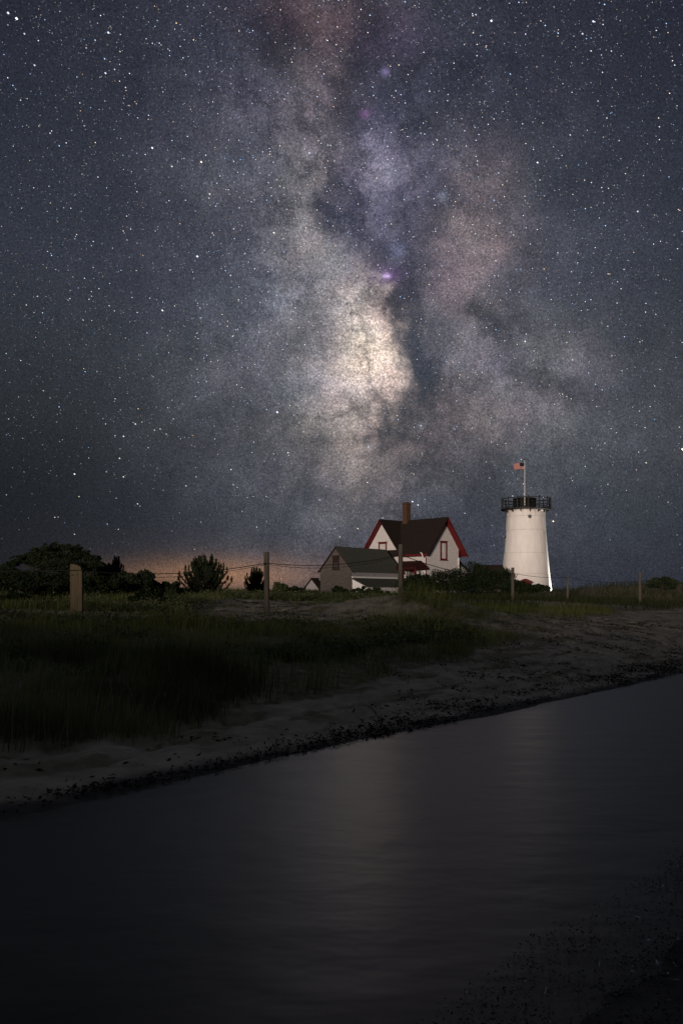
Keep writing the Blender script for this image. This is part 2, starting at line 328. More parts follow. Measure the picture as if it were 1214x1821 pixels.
def at(px, Y): X = (px - CX) / FPX * Y; return X, Y, Hs(X, Y)
def zrow(row, Y): return EYE + (HY - row) / FPX * Y

angs = np.radians(np.concatenate([np.arange(-30, 30, .15), np.arange(30, 330, 2.5)]))
rad = [.03]
while rad[-1] < 6000: rad.append(rad[-1] * (1.25 if rad[-1] < 1.6 else 1.02 if rad[-1] < 6.5 else 1.0042 if rad[-1] < 34 else 1.0135 if rad[-1] < 60 else 1.03 if rad[-1] < 160 else 1.12))
rad = np.array(rad); AA, RR = np.meshgrid(angs, rad, indexing='ij')
gx = (RR*np.sin(AA)).ravel(); gy = (RR*np.cos(AA)).ravel(); gz = H(gx, gy)
fr = np.random.default_rng(90); sel0 = (gy > 5) & (gy < 36) & (np.abs(gx) < gy*.6)
idx0 = np.where(sel0)[0]; ix, iy = gx[idx0], gy[idx0]; idd, itt = dt(ix, iy); foot = np.zeros(len(idx0)); order = np.argsort(iy); sy_ = iy[order]
for walk in range(26):                                   # trails of footprints trodden into the sand
    t0, d0, th0 = fr.uniform(0, 27), fr.uniform(.9, 5.5), fr.uniform(-.5, .5) + (math.pi if fr.random() < .5 else 0)
    for st_ in range(22):
        t0 += .62*math.cos(th0); d0 += .62*math.sin(th0)*.6; th0 += fr.uniform(-.15, .15); sd = .11*(1 if st_ % 2 else -1)
        q = SH0 + TV*(t0 + fr.normal(0, .05)) + NV*(d0 + sd + fr.normal(0, .05))
        lo_i, hi_i = np.searchsorted(sy_, [q[1] - .4, q[1] + .4]); ii = order[lo_i:hi_i]; ii = ii[np.abs(ix[ii] - q[0]) < .4]
        c_, s_ = math.cos(th0), math.sin(th0); a_ = (itt[ii] - (q - SH0) @ TV); b_ = (idd[ii] - (q - SH0) @ NV); u_ = (a_*c_ + b_*s_)/.17; v_ = (-a_*s_ + b_*c_)/.085; r2 = u_*u_ + v_*v_
        foot[ii] += -.055*np.exp(-r2**1.6) + .022*np.exp(-(np.sqrt(r2) - 1.5)**2*4)
gz[idx0] += foot * (1 - vegmask(ix, iy)) * sstep(.4, 1.0, idd)
na, nr = len(angs), len(rad); i, j = np.meshgrid(np.arange(na), np.arange(nr-1), indexing='ij'); i2 = (i+1) % na
quads = np.stack([i*nr+j, i2*nr+j, i2*nr+j+1, i*nr+j+1], -1).reshape(-1, 4)[:, ::-1]
gd, gt = dt(gx, gy)
gv = np.stack([gx, gy, gz], 1)
def add_attr(a_): return a_
gm = bpy.data.materials.new('sand_litter_rut_shade'); gm.use_nodes = True; t = gm.node_tree; p = t.nodes['Principled BSDF']
def gn(kind, **k):
    n = t.nodes.new(kind)
    for kk, vv in k.items(): setattr(n, kk, vv)
    return n
co = gn('ShaderNodeTexCoord')
def gnoise(scale, detail=5, rough=.6):
    n = gn('ShaderNodeTexNoise'); n.inputs['Scale'].default_value = scale; n.inputs['Detail'].default_value = detail; n.inputs['Roughness'].default_value = rough
    t.links.new(co.outputs['Object'], n.inputs['Vector']); return n.outputs['Fac']
def gramp(f, c1, c2, lo=.35, hi=.65):
    r_ = gn('ShaderNodeValToRGB'); r_.color_ramp.elements[0].position = lo; r_.color_ramp.elements[1].position = hi
    r_.color_ramp.elements[0].color = (*c1, 1); r_.color_ramp.elements[1].color = (*c2, 1); t.links.new(f, r_.inputs[0]); return r_.outputs[0]
def gmix(f, a_, b_):
    n = gn('ShaderNodeMix', data_type='RGBA'); t.links.new(f, n.inputs[0]); t.links.new(a_, n.inputs[6]); t.links.new(b_, n.inputs[7]); return n.outputs[2]
sandc = gramp(gnoise(2.2, 7), (.33, .285, .215), (.56, .485, .370)); litter_rut = gramp(gnoise(5, 7), (.12, .108, .062), (.30, .265, .165))  # second tone: plant litter, and painted shade of ruts on open sand
wetc = gramp(gnoise(4, 6), (.055, .050, .045), (.11, .10, .09))
av = gn('ShaderNodeAttribute'); av.attribute_name = 'veg_rut_shade'; aw = gn('ShaderNodeAttribute'); aw.attribute_name = 'wet'
c = gmix(aw.outputs['Fac'], gmix(av.outputs['Fac'], sandc, litter_rut), wetc); t.links.new(c, p.inputs['Base Color'])
p.inputs['Roughness'].default_value = .92; p.inputs['Specular IOR Level'].default_value = .15
b = gn('ShaderNodeBump'); b.inputs['Strength'].default_value = .7; b.inputs['Distance'].default_value = .03
t.links.new(gnoise(14, 6), b.inputs['Height']); t.links.new(b.outputs[0], p.inputs['Normal'])
wet = (1 - sstep(.05, .45 + .0*gt, gd + .5*fbm(gx*2, gy*2, 3, 21))) * (gd > -4.5) + (gd <= -4.5) * sstep(-7.5, -5.5, gd)
wet = np.maximum(wet, .75*sstep(15, 21, gt)*(1 - sstep(.5, 1.0, gd + .4*fbm(gx*2, gy*2, 3, 21))))
ground = fast_mesh('ground', gv, quads, gm, None, {'veg_rut_shade': add_attr(np.clip(vegmask(gx, gy) + sstep(.3, 1.2, gd)*sstep(.03, .16, fbm(gt*1.1 + fbm(gx, gy, 2, 61)*2.0, gd*4.5, 4, 60))*.85, 0, 1)), 'wet': add_attr(wet)}, True)  # plant cover, plus dark streaks painting the shade of ruts in the sand
tag(ground, kind='structure')

# ------------------------------------------------------------------ creek
wm = bpy.data.materials.new('creek_water'); wm.use_nodes = True; t = wm.node_tree; p = t.nodes['Principled BSDF']
p.inputs['Base Color'].default_value = (.034, .027, .018, 1); p.inputs['Roughness'].default_value = .31; p.inputs['IOR'].default_value = 1.33; p.inputs['Specular IOR Level'].default_value = .42
co = gn('ShaderNodeTexCoord'); mp = gn('ShaderNodeMapping'); t.links.new(co.outputs['Object'], mp.inputs[0]); mp.inputs['Scale'].default_value = (.7, 1.2, 1)
n1 = gn('ShaderNodeTexNoise'); n1.inputs['Scale'].default_value = 1.7; n1.inputs['Detail'].default_value = 3; t.links.new(mp.outputs[0], n1.inputs['Vector'])
b = gn('ShaderNodeBump'); b.inputs['Strength'].default_value = .15; b.inputs['Distance'].default_value = .10; t.links.new(n1.outputs['Fac'], b.inputs['Height']); t.links.new(b.outputs[0], p.inputs['Normal'])
wv = []
for tt in (-300, 400):
    for dd in (-7.0, .6): q = SH0 + TV*tt + NV*dd; wv.append((q[0], q[1], 0))
water = MB().add(wv, [(0, 2, 3, 1)]).build('creek_water', wm); tag(water, kind='structure')

# ------------------------------------------------------------------ lighthouse
TX, TY = (934.6 - CX) / FPX * 105, 105.0; TZ = 1.95
tw = empty('lighthouse_tower', (TX, TY, TZ))
tag(tw, 'round white iron lighthouse tower with black railed gallery and no lantern', 'lighthouse')
zt = zrow(905.5, 105) - TZ
def trad(z):
    zs = [zrow(r_, 105) - TZ for r_ in (1062, 1055, 1022, 984, 944, 908)]
    return float(np.interp(z, zs, [3.04, 2.97, 2.72, 2.50, 2.29, 2.19]))
seams = [-.4] + [zrow(r_, 105) - TZ for r_ in (1021, 984, 943.5, 919.5)] + [zt - .16]
for a_, b_ in zip(seams[:-1], seams[1:]):
    pr = [(trad(a_) - .03, a_), (trad(a_), a_ + .02)]
    for k in range(1, 8): z = a_ + .02 + (b_ - a_ - .04) * k / 8; pr.append((trad(z), z))
    pr += [(trad(b_), b_ - .02), (trad(b_) - .03, b_)]
    MB().lathe(pr, 96).build('plate_ring', M['tower'], tw, smooth=True)
    for k in range(10):                                   # vertical plate joints
        an = 2*math.pi*(k + .5*(seams.index(a_) % 2))/10 + .2
        path = [((trad(z) + .002)*math.cos(an), (trad(z) + .002)*math.sin(an), z) for z in np.linspace(a_ + .05, b_ - .05, 6)]
        MB().tube(path, .012, 4).build('plate_joint', M['tower'], tw)
dr = 2.90
MB().lathe([(2.21, zt - .30), (2.27, zt - .25), (2.27, zt - .158)], 96).build('cornice', M['tower'], tw, smooth=True)
MB().lathe([(dr - .06, zt - .155), (dr, zt - .12), (dr, zt), (dr - .05, zt + .03)], 72).build('gallery_deck', M['iron'], tw)
for k in range(14):
    an = 2*math.pi*(k + .5)/14; m = MB(); m.prism([(2.18, zt - .46), (2.25, zt - .46), (2.70, zt - .16), (2.18, zt - .16)], 'y', -.03, .03)
    m.build('bracket', M['iron'], tw, rz=an)
NP = 14
for k in range(NP):
    an = 2*math.pi*(k + .28)/NP; x, y = (dr - .09)*math.cos(an), (dr - .09)*math.sin(an)
    o = MB().tube([(x, y, zt + .03), (x, y, zt + 1.22)], .075, 8).build('railing_post', M['iron'], tw)
    MB().lathe([(.03, 0), (.075, .04), (.075, .08), (.02, .14)], 10).build('finial', M['iron'], o, (x, y, zt + 1.21))
for h in (.18, .42, .78, 1.16):
    ring = [((dr - .09)*math.cos(2*math.pi*k/72), (dr - .09)*math.sin(2*math.pi*k/72), zt + h) for k in range(73)]
    MB().tube(ring, .045 if h > 1 else .030, 6, False).build('rail', M['iron'], tw)
dx = -.16
MB().lathe([(1.30, zt + .02), (1.30, zt + 1.12), (1.36, zt + 1.14), (1.36, zt + 1.24), (.9, zt + 1.30), (.2, zt + 1.36)], 48).build('lantern_base', M['drum'], tw, (dx, 0, 0))
for k in range(9):
    z = zt + .16 + k*.10; an = np.radians(np.linspace(222, 262, 7))
    MB().tube([(dx + 1.32*math.cos(q), 1.32*math.sin(q), z) for q in an], .022, 6).build('louvre_slat', M['iron'], tw)
an = R(-90) + math.asin(-.03/2.2); zz = zrow(918.5, 103) - TZ
pr_ = trad(zz)
po = MB().tube([(pr_*math.cos(an), pr_*math.sin(an), zz), ((pr_ + .06)*math.cos(an), (pr_ + .06)*math.sin(an), zz)], .20, 20).build('porthole', M['iron'], tw)
MB().tube([((pr_ + .05)*math.cos(an), (pr_ + .05)*math.sin(an), zz), ((pr_ + .07)*math.cos(an), (pr_ + .07)*math.sin(an), zz)], .13, 20).build('pane', M['glass'], po)
z = zrow(955, 105) - TZ; MB().box(-trad(z) - .16, -trad(z) + .02, -.09, .09, z - .15, z + .15).build('wall_lamp_box', M['iron'], tw)
# red hooded entry at the foot
hz = zrow(1029, 101) - TZ; hx = -.78
eh = MB().box(hx - .55, hx + .55, -3.7, -2.3, -.3, hz - .46).build('entry_porch', M['white'], tw)
MB().prism([(hx - .72, hz - .42), (hx + .72, hz - .42), (hx + .72, hz - .30), (hx, hz), (hx - .72, hz - .30)], 'y', -3.95, -2.25).build('entry_hood', M['red'], tw)
MB().box(hx - .60, hx - .42, -3.76, -3.705, -.3, hz - .425).box(hx + .42, hx + .60, -3.76, -3.705, -.3, hz - .425).box(hx - .42, hx + .42, -3.76, -3.705, hz - .62, hz - .425).build('entry_surround', M['red'], tw)
MB().box(hx - .40, hx + .40, -3.74, -3.705, -.3, hz - .63).build('entry_door', M['trim'], tw)

fp = empty('flagpole', (TX - .67, TY - 2.55, TZ + zt))
tag(fp, 'thin white flagpole rising from the black gallery of the lighthouse', 'flagpole')
ph = zrow(818, TY - 2.55) - TZ - zt
MB().tube([(0, 0, .03), (0, 0, ph*.5), (0, 0, ph)], [.055, .045, .032], 10).build('shaft', M['pole'], fp, smooth=True)
MB().lathe([(.02, 0), (.075, .05), (.085, .10), (.05, .16), (.01, .18)], 12).build('ball', M['iron'], fp, (0, 0, ph - .02), smooth=True)
MB().box(-.09, .09, -.09, .09, .031, .12).build('pole_foot', M['iron'], fp)
fl = empty('flag', (TX - .70, TY - 2.55, zrow(823, TY - 2.55)))
tag(fl, 'small faded striped flag with dark blue canton streaming left from the flagpole', 'flag')
FW, FH = 1.25, .74
def fpt(u, v):   # u along the fly, v down
    x = -u*FW*(.96 - .04*v); y = .14*math.sin(u*8.5 + v*1.2)*u**.6; z = -v*FH - .10*u*u - .05*math.sin(u*6 + 1) * u + .02*math.sin(v*7)
    return Vector((x - .04, y, z))
def fpatch(name, m, u0, u1, v0, v1, nu=14):
    mb = MB(); vs_ = []; fs = []
    for k in range(nu+1):
        u = u0 + (u1-u0)*k/nu
        for v in (v0, v1):
            for s in (-.006, .006): q = fpt(u, v); vs_.append((q.x, q.y + s, q.z))
    for k in range(nu):
        b_ = 4*k
        for q in ((0, 2, 6, 4), (1, 5, 7, 3), (0, 4, 5, 1), (2, 3, 7, 6)): fs.append(tuple(b_ + w for w in q))
    fs += [(0, 1, 3, 2), (4*nu, 4*nu+2, 4*nu+3, 4*nu+1)]
    return mb.add(vs_, fs).build(name, m, fl, smooth=True)
fpatch('canton', M['flagblue'], 0, .42, 0, 7/13)
for k in range(13): fpatch('stripe', M['flagred'] if k % 2 == 0 else M['flagwhite'], .42 if k < 7 else 0, 1, k/13, (k+1)/13)

# floodlight standing on the ground behind the tower: its light rakes the tower's right edge
FX, FY = TX + 4.7, TY + 1.0
fz = Hs(FX, FY)
fo = empty('ground_floodlight', (FX, FY, fz)); tag(fo, 'small dark floodlight on the grass just right of the tower foot', 'floodlight')
MB().tube([(0, 0, -.05), (0, 0, .16)], .02, 8).build('stake', M['iron'], fo)
MB().box(-.10, .10, -.07, .07, .16, .30).build('housing', M['iron'], fo, rz=R(75))
ll = bpy.data.lights.new('flood_lamp', 'SPOT'); ll.energy = 5200; ll.spot_size = R(120); ll.spot_blend = .6; ll.shadow_soft_size = .08; ll.color = (1, .96, .86)
lo_ = link(bpy.data.objects.new('flood_lamp', ll), fo); lo_.location = (-.14, 0, .26)
lo_.rotation_euler = Vector((-1.4, -.6, 1.7)).to_track_quat('-Z', 'Y').to_euler()

# ------------------------------------------------------------------ windows and generic building parts
def window(parent, loc, rz, w, h, fm, pm, trim=.13, bars=True):
    m = MB(); y0, y1 = -.07, .03
    m.box(-w/2, -w/2 + trim, y0, y1, 0, h).box(w/2 - trim, w/2, y0, y1, 0, h).box(-w/2 + trim, w/2 - trim, y0, y1, h - trim, h).box(-w/2 + trim, w/2 - trim, y0, y1, 0, trim)
    o = m.build('window', fm, parent, loc, rz)
    MB().box(-w/2 - .08, w/2 + .08, -.12, .03, -.07, -.002).build('sill', fm, o)
    MB().box(-w/2 - .07, w/2 + .07, -.10, .03, h + .002, h + .09).build('lintel', fm, o)
    MB().box(-w/2 + trim, w/2 - trim, -.012, .02, h*.5 + .02, h - trim).build('pane', pm, o)
    MB().box(-w/2 + trim, w/2 - trim, .004, .025, trim, h*.5 - .02).build('pane', M['glass'] if pm is not M['dark'] else pm, o)
    MB().box(-w/2 + trim, w/2 - trim, -.035, .02, h*.5 - .019, h*.5 + .019).build('meeting_rail', M['trim'] if bars else fm, o)
    if bars: MB().box(-.014, .014, -.030, -.013, h*.5 + .02, h - trim).build('sash_bar', M['trim'], o)
    return o

# ------------------------------------------------------------------ keeper's house
AL = R(42); JX, JY = (712 - CX)/FPX*93, 93.0; HZ = 2.0
ho = empty('keepers_house', (JX, JY, HZ), math.atan2(-math.cos(AL), math.sin(AL)))
tag(ho, 'white cross-gabled house with dark roof, red trim and a brick chimney', 'house')
RZ, HWR, PT = 7.36, 2.95, 1.25                     # ridge, half roof width, pitch
XB, YA = 6.5, -3.1; WB, WA, HW = 5.86, -2.52, 2.36  # ridge ends, gable walls, half wall width
def gz_(p): return RZ - .24 - PT*abs(p)
gab = [(-HW, -.6), (HW, -.6), (HW, gz_(HW)), (0, gz_(0)), (-HW, gz_(HW))]
MB().prism(gab, 'x', -HW, WB).build('wall', M['white'], ho)
MB().prism(gab, 'y', WA, -1.0).build('wall', M['white'], ho)
th = .09
def zr(p): return RZ - PT*abs(p)
for s in (-1, 1):
    MB().slab([(-2.9, 0, zr(0)), (XB, 0, zr(0)), (XB, s*HWR, zr(HWR)), (-2.9, s*HWR, zr(HWR))], th).build('roof', M['roof'], ho)
    MB().slab([(-2.86, 0, zr(0) - th - .004), (XB - .02, 0, zr(0) - th - .004), (XB - .02, s*(HWR-.02), zr(HWR-.02) - th - .004), (-2.86, s*(HWR-.02), zr(HWR-.02) - th - .004)], .07).build('soffit', M['red'], ho)
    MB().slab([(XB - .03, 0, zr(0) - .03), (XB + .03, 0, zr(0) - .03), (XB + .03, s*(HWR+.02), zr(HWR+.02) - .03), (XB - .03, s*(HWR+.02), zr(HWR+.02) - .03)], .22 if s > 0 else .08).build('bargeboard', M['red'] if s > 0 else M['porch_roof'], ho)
    MB().slab([(0, .3, zr(0) + .006), (0, YA, zr(0) + .006), (s*HWR, YA, zr(HWR) + .006), (s*HWR, .3, zr(HWR) + .006)], th).build('roof', M['roof'], ho)
    MB().slab([(0, -.5, zr(0) - th), (0, YA + .02, zr(0) - th), (s*(HWR-.02), YA + .02, zr(HWR-.02) - th), (s*(HWR-.02), -.5, zr(HWR-.02) - th)], .07).build('soffit', M['red'], ho)
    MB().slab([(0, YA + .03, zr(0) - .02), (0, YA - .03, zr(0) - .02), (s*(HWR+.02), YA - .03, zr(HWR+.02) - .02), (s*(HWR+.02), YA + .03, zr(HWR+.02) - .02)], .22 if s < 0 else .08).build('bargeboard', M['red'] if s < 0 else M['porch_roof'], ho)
MB().box(2.98, XB - .04, -HWR - .04, -HWR - .002, zr(HWR) - .20, zr(HWR) - .02).build('eave_fascia', M['red'], ho)
ch = MB().box(.55, 1.15, -.30, .30, RZ - .6, 8.95).build('chimney', M['brick'], ho)
MB().box(.51, 1.19, -.34, .34, 8.952, 9.12).build('chimney_cap', M['brick'], ch)
MB().box(.66, 1.04, -.19, .19, 9.122, 9.20).build('flue', M['dark'], ch)
window(ho, (WB, .0, 3.15), R(90), .95, 1.78, M['red'], M['curtain'])
window(ho, (-.05, WA, 3.3), 0, 1.15, 1.70, M['red'], M['curtain'])
# porch in the corner of the two gables
px0, px1, py0 = 2.45, 6.05, -4.15
MB().add([(px0, -HW, 3.05), (px1 - 1.0, -HW, 3.05), (px1, -HW, 2.42), (px1, py0, 2.36), (px0, py0, 2.36), (px0, -HW, 2.36)],
         [(0, 4, 3, 1), (1, 3, 2), (0, 5, 4), (5, 2, 3, 4), (0, 1, 2, 5)]).build('porch_roof', M['porch_roof'], ho)
MB().box(px0, px1 + .03, py0 - .04, py0 - .002, 2.14, 2.37).build('porch_fascia', M['porch_roof'], ho)
MB().box(px1 + .002, px1 + .04, py0, -HW - .01, 2.14, 2.37).build('porch_fascia', M['porch_roof'], ho)
for x in (2.6, 4.2, 5.85): MB().box(x - .08, x + .08, py0 + .06, py0 + .22, -.5, 2.14).build('porch_post', M['red'], ho)
d_ = MB().box(3.5, 4.4, -HW - .05, -HW + .02, .1, 2.10).build('door', M['red'], ho); MB().box(3.62, 4.28, -HW - .07, -HW - .052, 1.1, 1.95).build('pane', M['glass'], d_); MB().box(4.30, 4.36, -HW - .12, -HW - .052, 1.0, 1.06).build('handle', M['steel'], d_)
window(ho, (5.2, -HW, .85), 0, .85, 1.25, M['trim'], M['curtain'])
MB().tube([(5.75, -HWR + .1, zr(HWR) - .16), (WB - .05, -HW - .08, 3.3), (WB - .05, -HW - .08, .2)], .055, 8).build('downspout', M['red'], ho)
MB().tube([(5.60, -HWR - .06, zr(HWR) + .10), (5.78, -HWR - .08, zr(HWR) + .05), (5.86, -HWR - .02, zr(HWR) - .30)], .05, 8).build('gutter_elbow', M['trim'], ho)
MB().tube([(WB + .06, HW - .14, .2), (WB + .06, HW - .14, 3.4)], .06, 8).build('downspout', M['trim'], ho)
MB().box(WB - .02, WB + .03, HW - .10, HW + .03, -.4, gz_(HW)).build('corner_board', M['red'], ho)
MB().prism([(HW + .002, -.5), (4.15, -.5), (4.15, 2.15), (HW + .002, 3.35)], 'x', 1.5, 5.3).build('lean_to', M['white'], ho)
MB().slab([(1.3, HW + .004, 3.52), (5.5, HW + .004, 3.52), (5.5, 4.45, 2.14), (1.3, 4.45, 2.14)], .13).build('lean_to_roof', M['roof'], ho)

# ------------------------------------------------------------------ grey shed in front of the house
sh = empty('shingled_shed', (-.57, 83.0, 1.95), R(-38.1))
tag(sh, 'weathered grey gabled shed in front of the white house', 'shed')
SR, SW, SPT, SL = 4.25, 1.86, 1.11, 8.0
sg = [(-SW, -.6), (SW, -.6), (SW, SR - .16 - SPT*SW), (0, SR - .16), (-SW, SR - .16 - SPT*SW)]
MB().prism(sg, 'y', .12, SL - .1).build('wall', M['shedwall'], sh)
for s in (-1, 1):
    MB().slab([(0, 0, SR), (0, SL, SR), (s*2.06, SL, SR - SPT*2.06), (s*2.06, 0, SR - SPT*2.06)], .10).build('roof', M['shedroof'], sh)
    MB().slab([(0, -.03, SR - .02), (0, .03, SR - .02), (s*2.08, .03, SR - SPT*2.08 - .02), (s*2.08, -.03, SR - SPT*2.08 - .02)], .17).build('bargeboard', M['dark'], sh)
zc = 0.0
while zc < SR - .35:
    hw = min(SW, (SR - .16 - zc - .16)/SPT)
    if hw > .1: MB().add([(-hw, .117, zc + .155), (hw, .117, zc + .155), (hw, .080, zc), (-hw, .080, zc), (-hw, .118, zc), (hw, .118, zc)], [(0, 1, 2, 3), (3, 2, 5, 4), (1, 5, 2), (0, 3, 4), (0, 4, 5, 1)]).build('siding_course', M['shedwall'], sh)
    zc += .155
for k in range(13):
    z = .02 + k*.15; MB().add([(SW + .003, .14, z + .15), (SW + .003, SL - .12, z + .15), (SW + .035, SL - .12, z), (SW + .035, .14, z), (SW + .002, .14, z), (SW + .002, SL - .12, z)], [(0, 1, 2, 3), (3, 2, 5, 4), (1, 5, 2), (0, 3, 4), (0, 4, 5, 1)]).build('siding_course', M['greywhite'], sh)
window(sh, (.02, .09, 2.12), 0, .72, 1.18, M['dark'], M['dark'], .09, False)
MB().box(SW + .036, SW + .14, .02, 7.2, 1.30, 1.45).build('flashing_board', M['trim'], sh)
MB().slab([(SW + .037, .02, 1.29), (SW + .037, 7.2, 1.29), (SW + 1.75, 7.2, .55), (SW + 1.75, .02, .55)], .09).build('lean_to_roof', M['shedroof'], sh)
MB().prism([(SW + .037, -.5), (SW + 1.6, -.5), (SW + 1.6, .50), (SW + .037, 1.18)], 'y', .10, 7.1).build('lean_to_wall', M['trim'], sh)

# ------------------------------------------------------------------ tiny hut further back
HY_ = 120.0; hu = empty('tiny_hut', ((554 - CX)/FPX*HY_, HY_, Hs((554 - CX)/FPX*HY_, HY_)), R(-42))
tag(hu, 'tiny white hut with dark gabled roof left of the grey shed', 'hut')
hh = zrow(1027.5, HY_) - hu.location.z; hw = 1.15
MB().prism([(-hw, -.3), (hw, -.3), (hw, hh - .12 - hw*.95), (0, hh - .12), (-hw, hh - .12 - hw*.95)], 'y', .1, 3.2).build('wall', M['greywhite'], hu)
for s in (-1, 1):
    MB().slab([(0, -.05, hh), (0, 3.5, hh), (s*1.5, 3.5, hh - 1.5*.95), (s*1.5, -.05, hh - 1.5*.95)], .10).build('roof', M['roof'], hu)
    MB().slab([(0, -.10, hh - .01), (0, -.04, hh - .01), (s*1.5, -.04, hh - 1.5*.95 - .01), (s*1.5, -.10, hh - 1.5*.95 - .01)], .22).build('bargeboard', M['dark'], hu)
for y in (.25, 1.3, 2.3, 3.15): MB().box(hw + .01, hw + .10, y - .09, y + .09, -.2, hh - 1.2).build('porch_post', M['dark'], hu)
MB().box(hw + .002, hw + .03, 1.42, 2.18, .2, hh - 1.25).build('door', M['dark'], hu)
MB().tube([(.35, 1.2, hh - .5), (.35, 1.2, hh + .12)], .07, 8).build('vent_pipe', M['steel'], hu)

# ------------------------------------------------------------------ covered way between house and tower
WY = 102.0; x0, x1 = (846 - CX)/FPX*WY, (890 - CX)/FPX*WY; wz = 1.95
cw = empty('covered_way', ((x0 + x1)/2, WY, wz)); tag(cw, 'low white passage with dark roof joining the lighthouse foot', 'passage')
hl = (x1 - x0)/2; rz_ = zrow(1004.5, WY) - wz; ez = zrow(1022.5, WY - 1.3) - wz
MB().prism([(-1.1, -.6), (1.1, -.6), (1.1, ez + .1), (0, rz_ - .15), (-1.1, ez + .1)], 'x', -hl, hl + .5).build('wall', M['white'], cw)
for s in (-1, 1): MB().slab([(-hl - .2, 0, rz_), (hl + .15, 0, rz_), (hl + .55, s*1.35, ez), (-hl - .2, s*1.35, ez)], .12).build('roof', M['roof'], cw)

# ------------------------------------------------------------------ fence posts and wires
posts = []
def post(px, Y, top, r0, label, lean=(0, 0), n=12):
    X, Y, z = at(px, Y); h = zrow(top, Y) - z
    o = empty('fence_post', (X, Y, z)); tag(o, label, 'post', 'wooden posts of the wire fence')
    path = [(lean[0]*k/4, lean[1]*k/4, -.3 + (h + .3)*k/4) for k in range(5)]
    MB().tube(path, [r0*1.08, r0*1.02, r0, r0*.98, r0*.95], n).build('shaft', M['post'], o, smooth=True)
    MB().lathe([(r0*.95, 0), (r0*.86, .018), (r0*.2, .022)], n).build('top_cap', M['post'], o, (lean[0], lean[1], h - .001))
    return o, Vector((X + lean[0]*.9, Y, z)), h
p1 = post(475, 25.0, 983, .078, 'tall round grey post nearest the two young pines', (-.02, 0))
p2 = post(712, 27.0, 969, .072, 'tall grey post standing in front of the white house')
p3 = post(911, 42.0, 1010, .078, 'grey post in front of the lighthouse shrubs')
p4 = post(1008, 60.0, 1024, .075, 'thin far post just right of the lighthouse', (.05, 0))
p5 = post(1137, 50.0, 1018, .085, 'rightmost fence post near the round bush')
X, Y, z = at(137, 22.0); bd = empty('tan_board_post', (X, Y, z)); tag(bd, 'broad tan wooden board post with slanted round top, leftmost', 'post')
h = zrow(1003.5, Y) - z; w = .145
prof = [(-w, -.3), (w*.98, -.3), (w*1.0, h*.6), (w*.97, h - .17), (w*.72, h - .07), (w*.2, h - .02), (-w*.4, h), (-w*.98, h)]
MB().prism(prof, 'y', -.07, .07).build('board', M['board'], bd)
MB().tube([(-w - .006, -.075, h - .15), (w + .0, -.076, h - .15)], .010, 6).build('wire_wrap', M['wire'], bd)
MB().box(-w*.75, -w*.4, -.079, -.069, h - .28, h - .25).build('staple_plate', M['wire'], bd)
MB().prism([(w*.02, -.3), (w*.12, -.3), (w*.3, h*.45), (w*.24, h*.45)], 'y', -.0715, -.069).build('crack', M['dark'], bd)
bp = Vector((X, Y, z)); bh = h
def wire(name, pts, label, r=.009, sag=.12):
    m = MB(); path = []
    for a_, b_, s in pts:
        for k in range(13):
            u = k/12; q = a_.lerp(b_, u); q = Vector((q.x, q.y, q.z - 4*s*u*(1-u)))
            if path and k == 0: continue
            path.append(q)
    o = m.tube(path, r, 6).build(name, M['wire']); tag(o, label, 'wire', 'wires strung along the fence'); return o
def pt(p_, row, px=None, off=-.08): return Vector((p_[1].x, p_[1].y + off, zrow(row, p_[1].y)))
A0 = Vector((bp.x, bp.y - .09, bp.z + bh - .15)); A1 = pt(p1, 1001.5); A2 = pt(p2, 986, off=.08); A3 = pt(p3, 1019.5); A4 = pt(p4, 1026); A5 = pt(p5, 1033); A6 = Vector((26, 56, zrow(1040, 56)))
AL_ = Vector((-15.5, 21, zrow(1012, 21)))
wire('fence_wire', [(AL_, A0, .05), (A0, A1, .18), (A1, A2, .17), (A2, A3, .30), (A3, A4, .12), (A4, A5, .20), (A5, A6, .1)], 'upper wire running along all the posts', .0115)
wire('fence_wire', [(A0 - Vector((0, 0, .10)), A1 - Vector((0, 0, .03)), .20), (A1 - Vector((0, 0, .03)), A2 - Vector((0, 0, .02)), .23)], 'lower slack wire from the tan board to the house post', .007)

# ------------------------------------------------------------------ trees and shrubs
def leaf_verts(cent, size, aspect=2.0, updir=None, spread=1.0):
    n = len(cent); a_ = rng.normal(size=(n, 3))
    if updir is not None: a_ = a_*spread + updir
    a_ /= np.linalg.norm(a_, axis=1, keepdims=True); b_ = np.cross(a_, rng.normal(size=(n, 3))); b_ /= np.linalg.norm(b_, axis=1, keepdims=True)
    s = (size * rng.uniform(.6, 1.3, (n, 1))); w_ = s/aspect
    v = np.stack([cent - a_*s*.5, cent + b_*w_*.5, cent + a_*s*.5, cent - b_*w_*.5], 1).reshape(-1, 3)
    f = np.arange(n*4).reshape(n, 4); return v, f
def crown(name, cent, size, m, parent, aspect=2.0, updir=None, spread=1.0, shade=None):
    v, f = leaf_verts(cent, size, aspect, updir, spread); r_ = rng.random(len(cent)) if shade is None else np.clip(shade + rng.normal(0, .16, len(cent)), 0, 1)
    return fast_mesh(name, v, f, m, parent, {'rnd': np.repeat(r_, 4)})
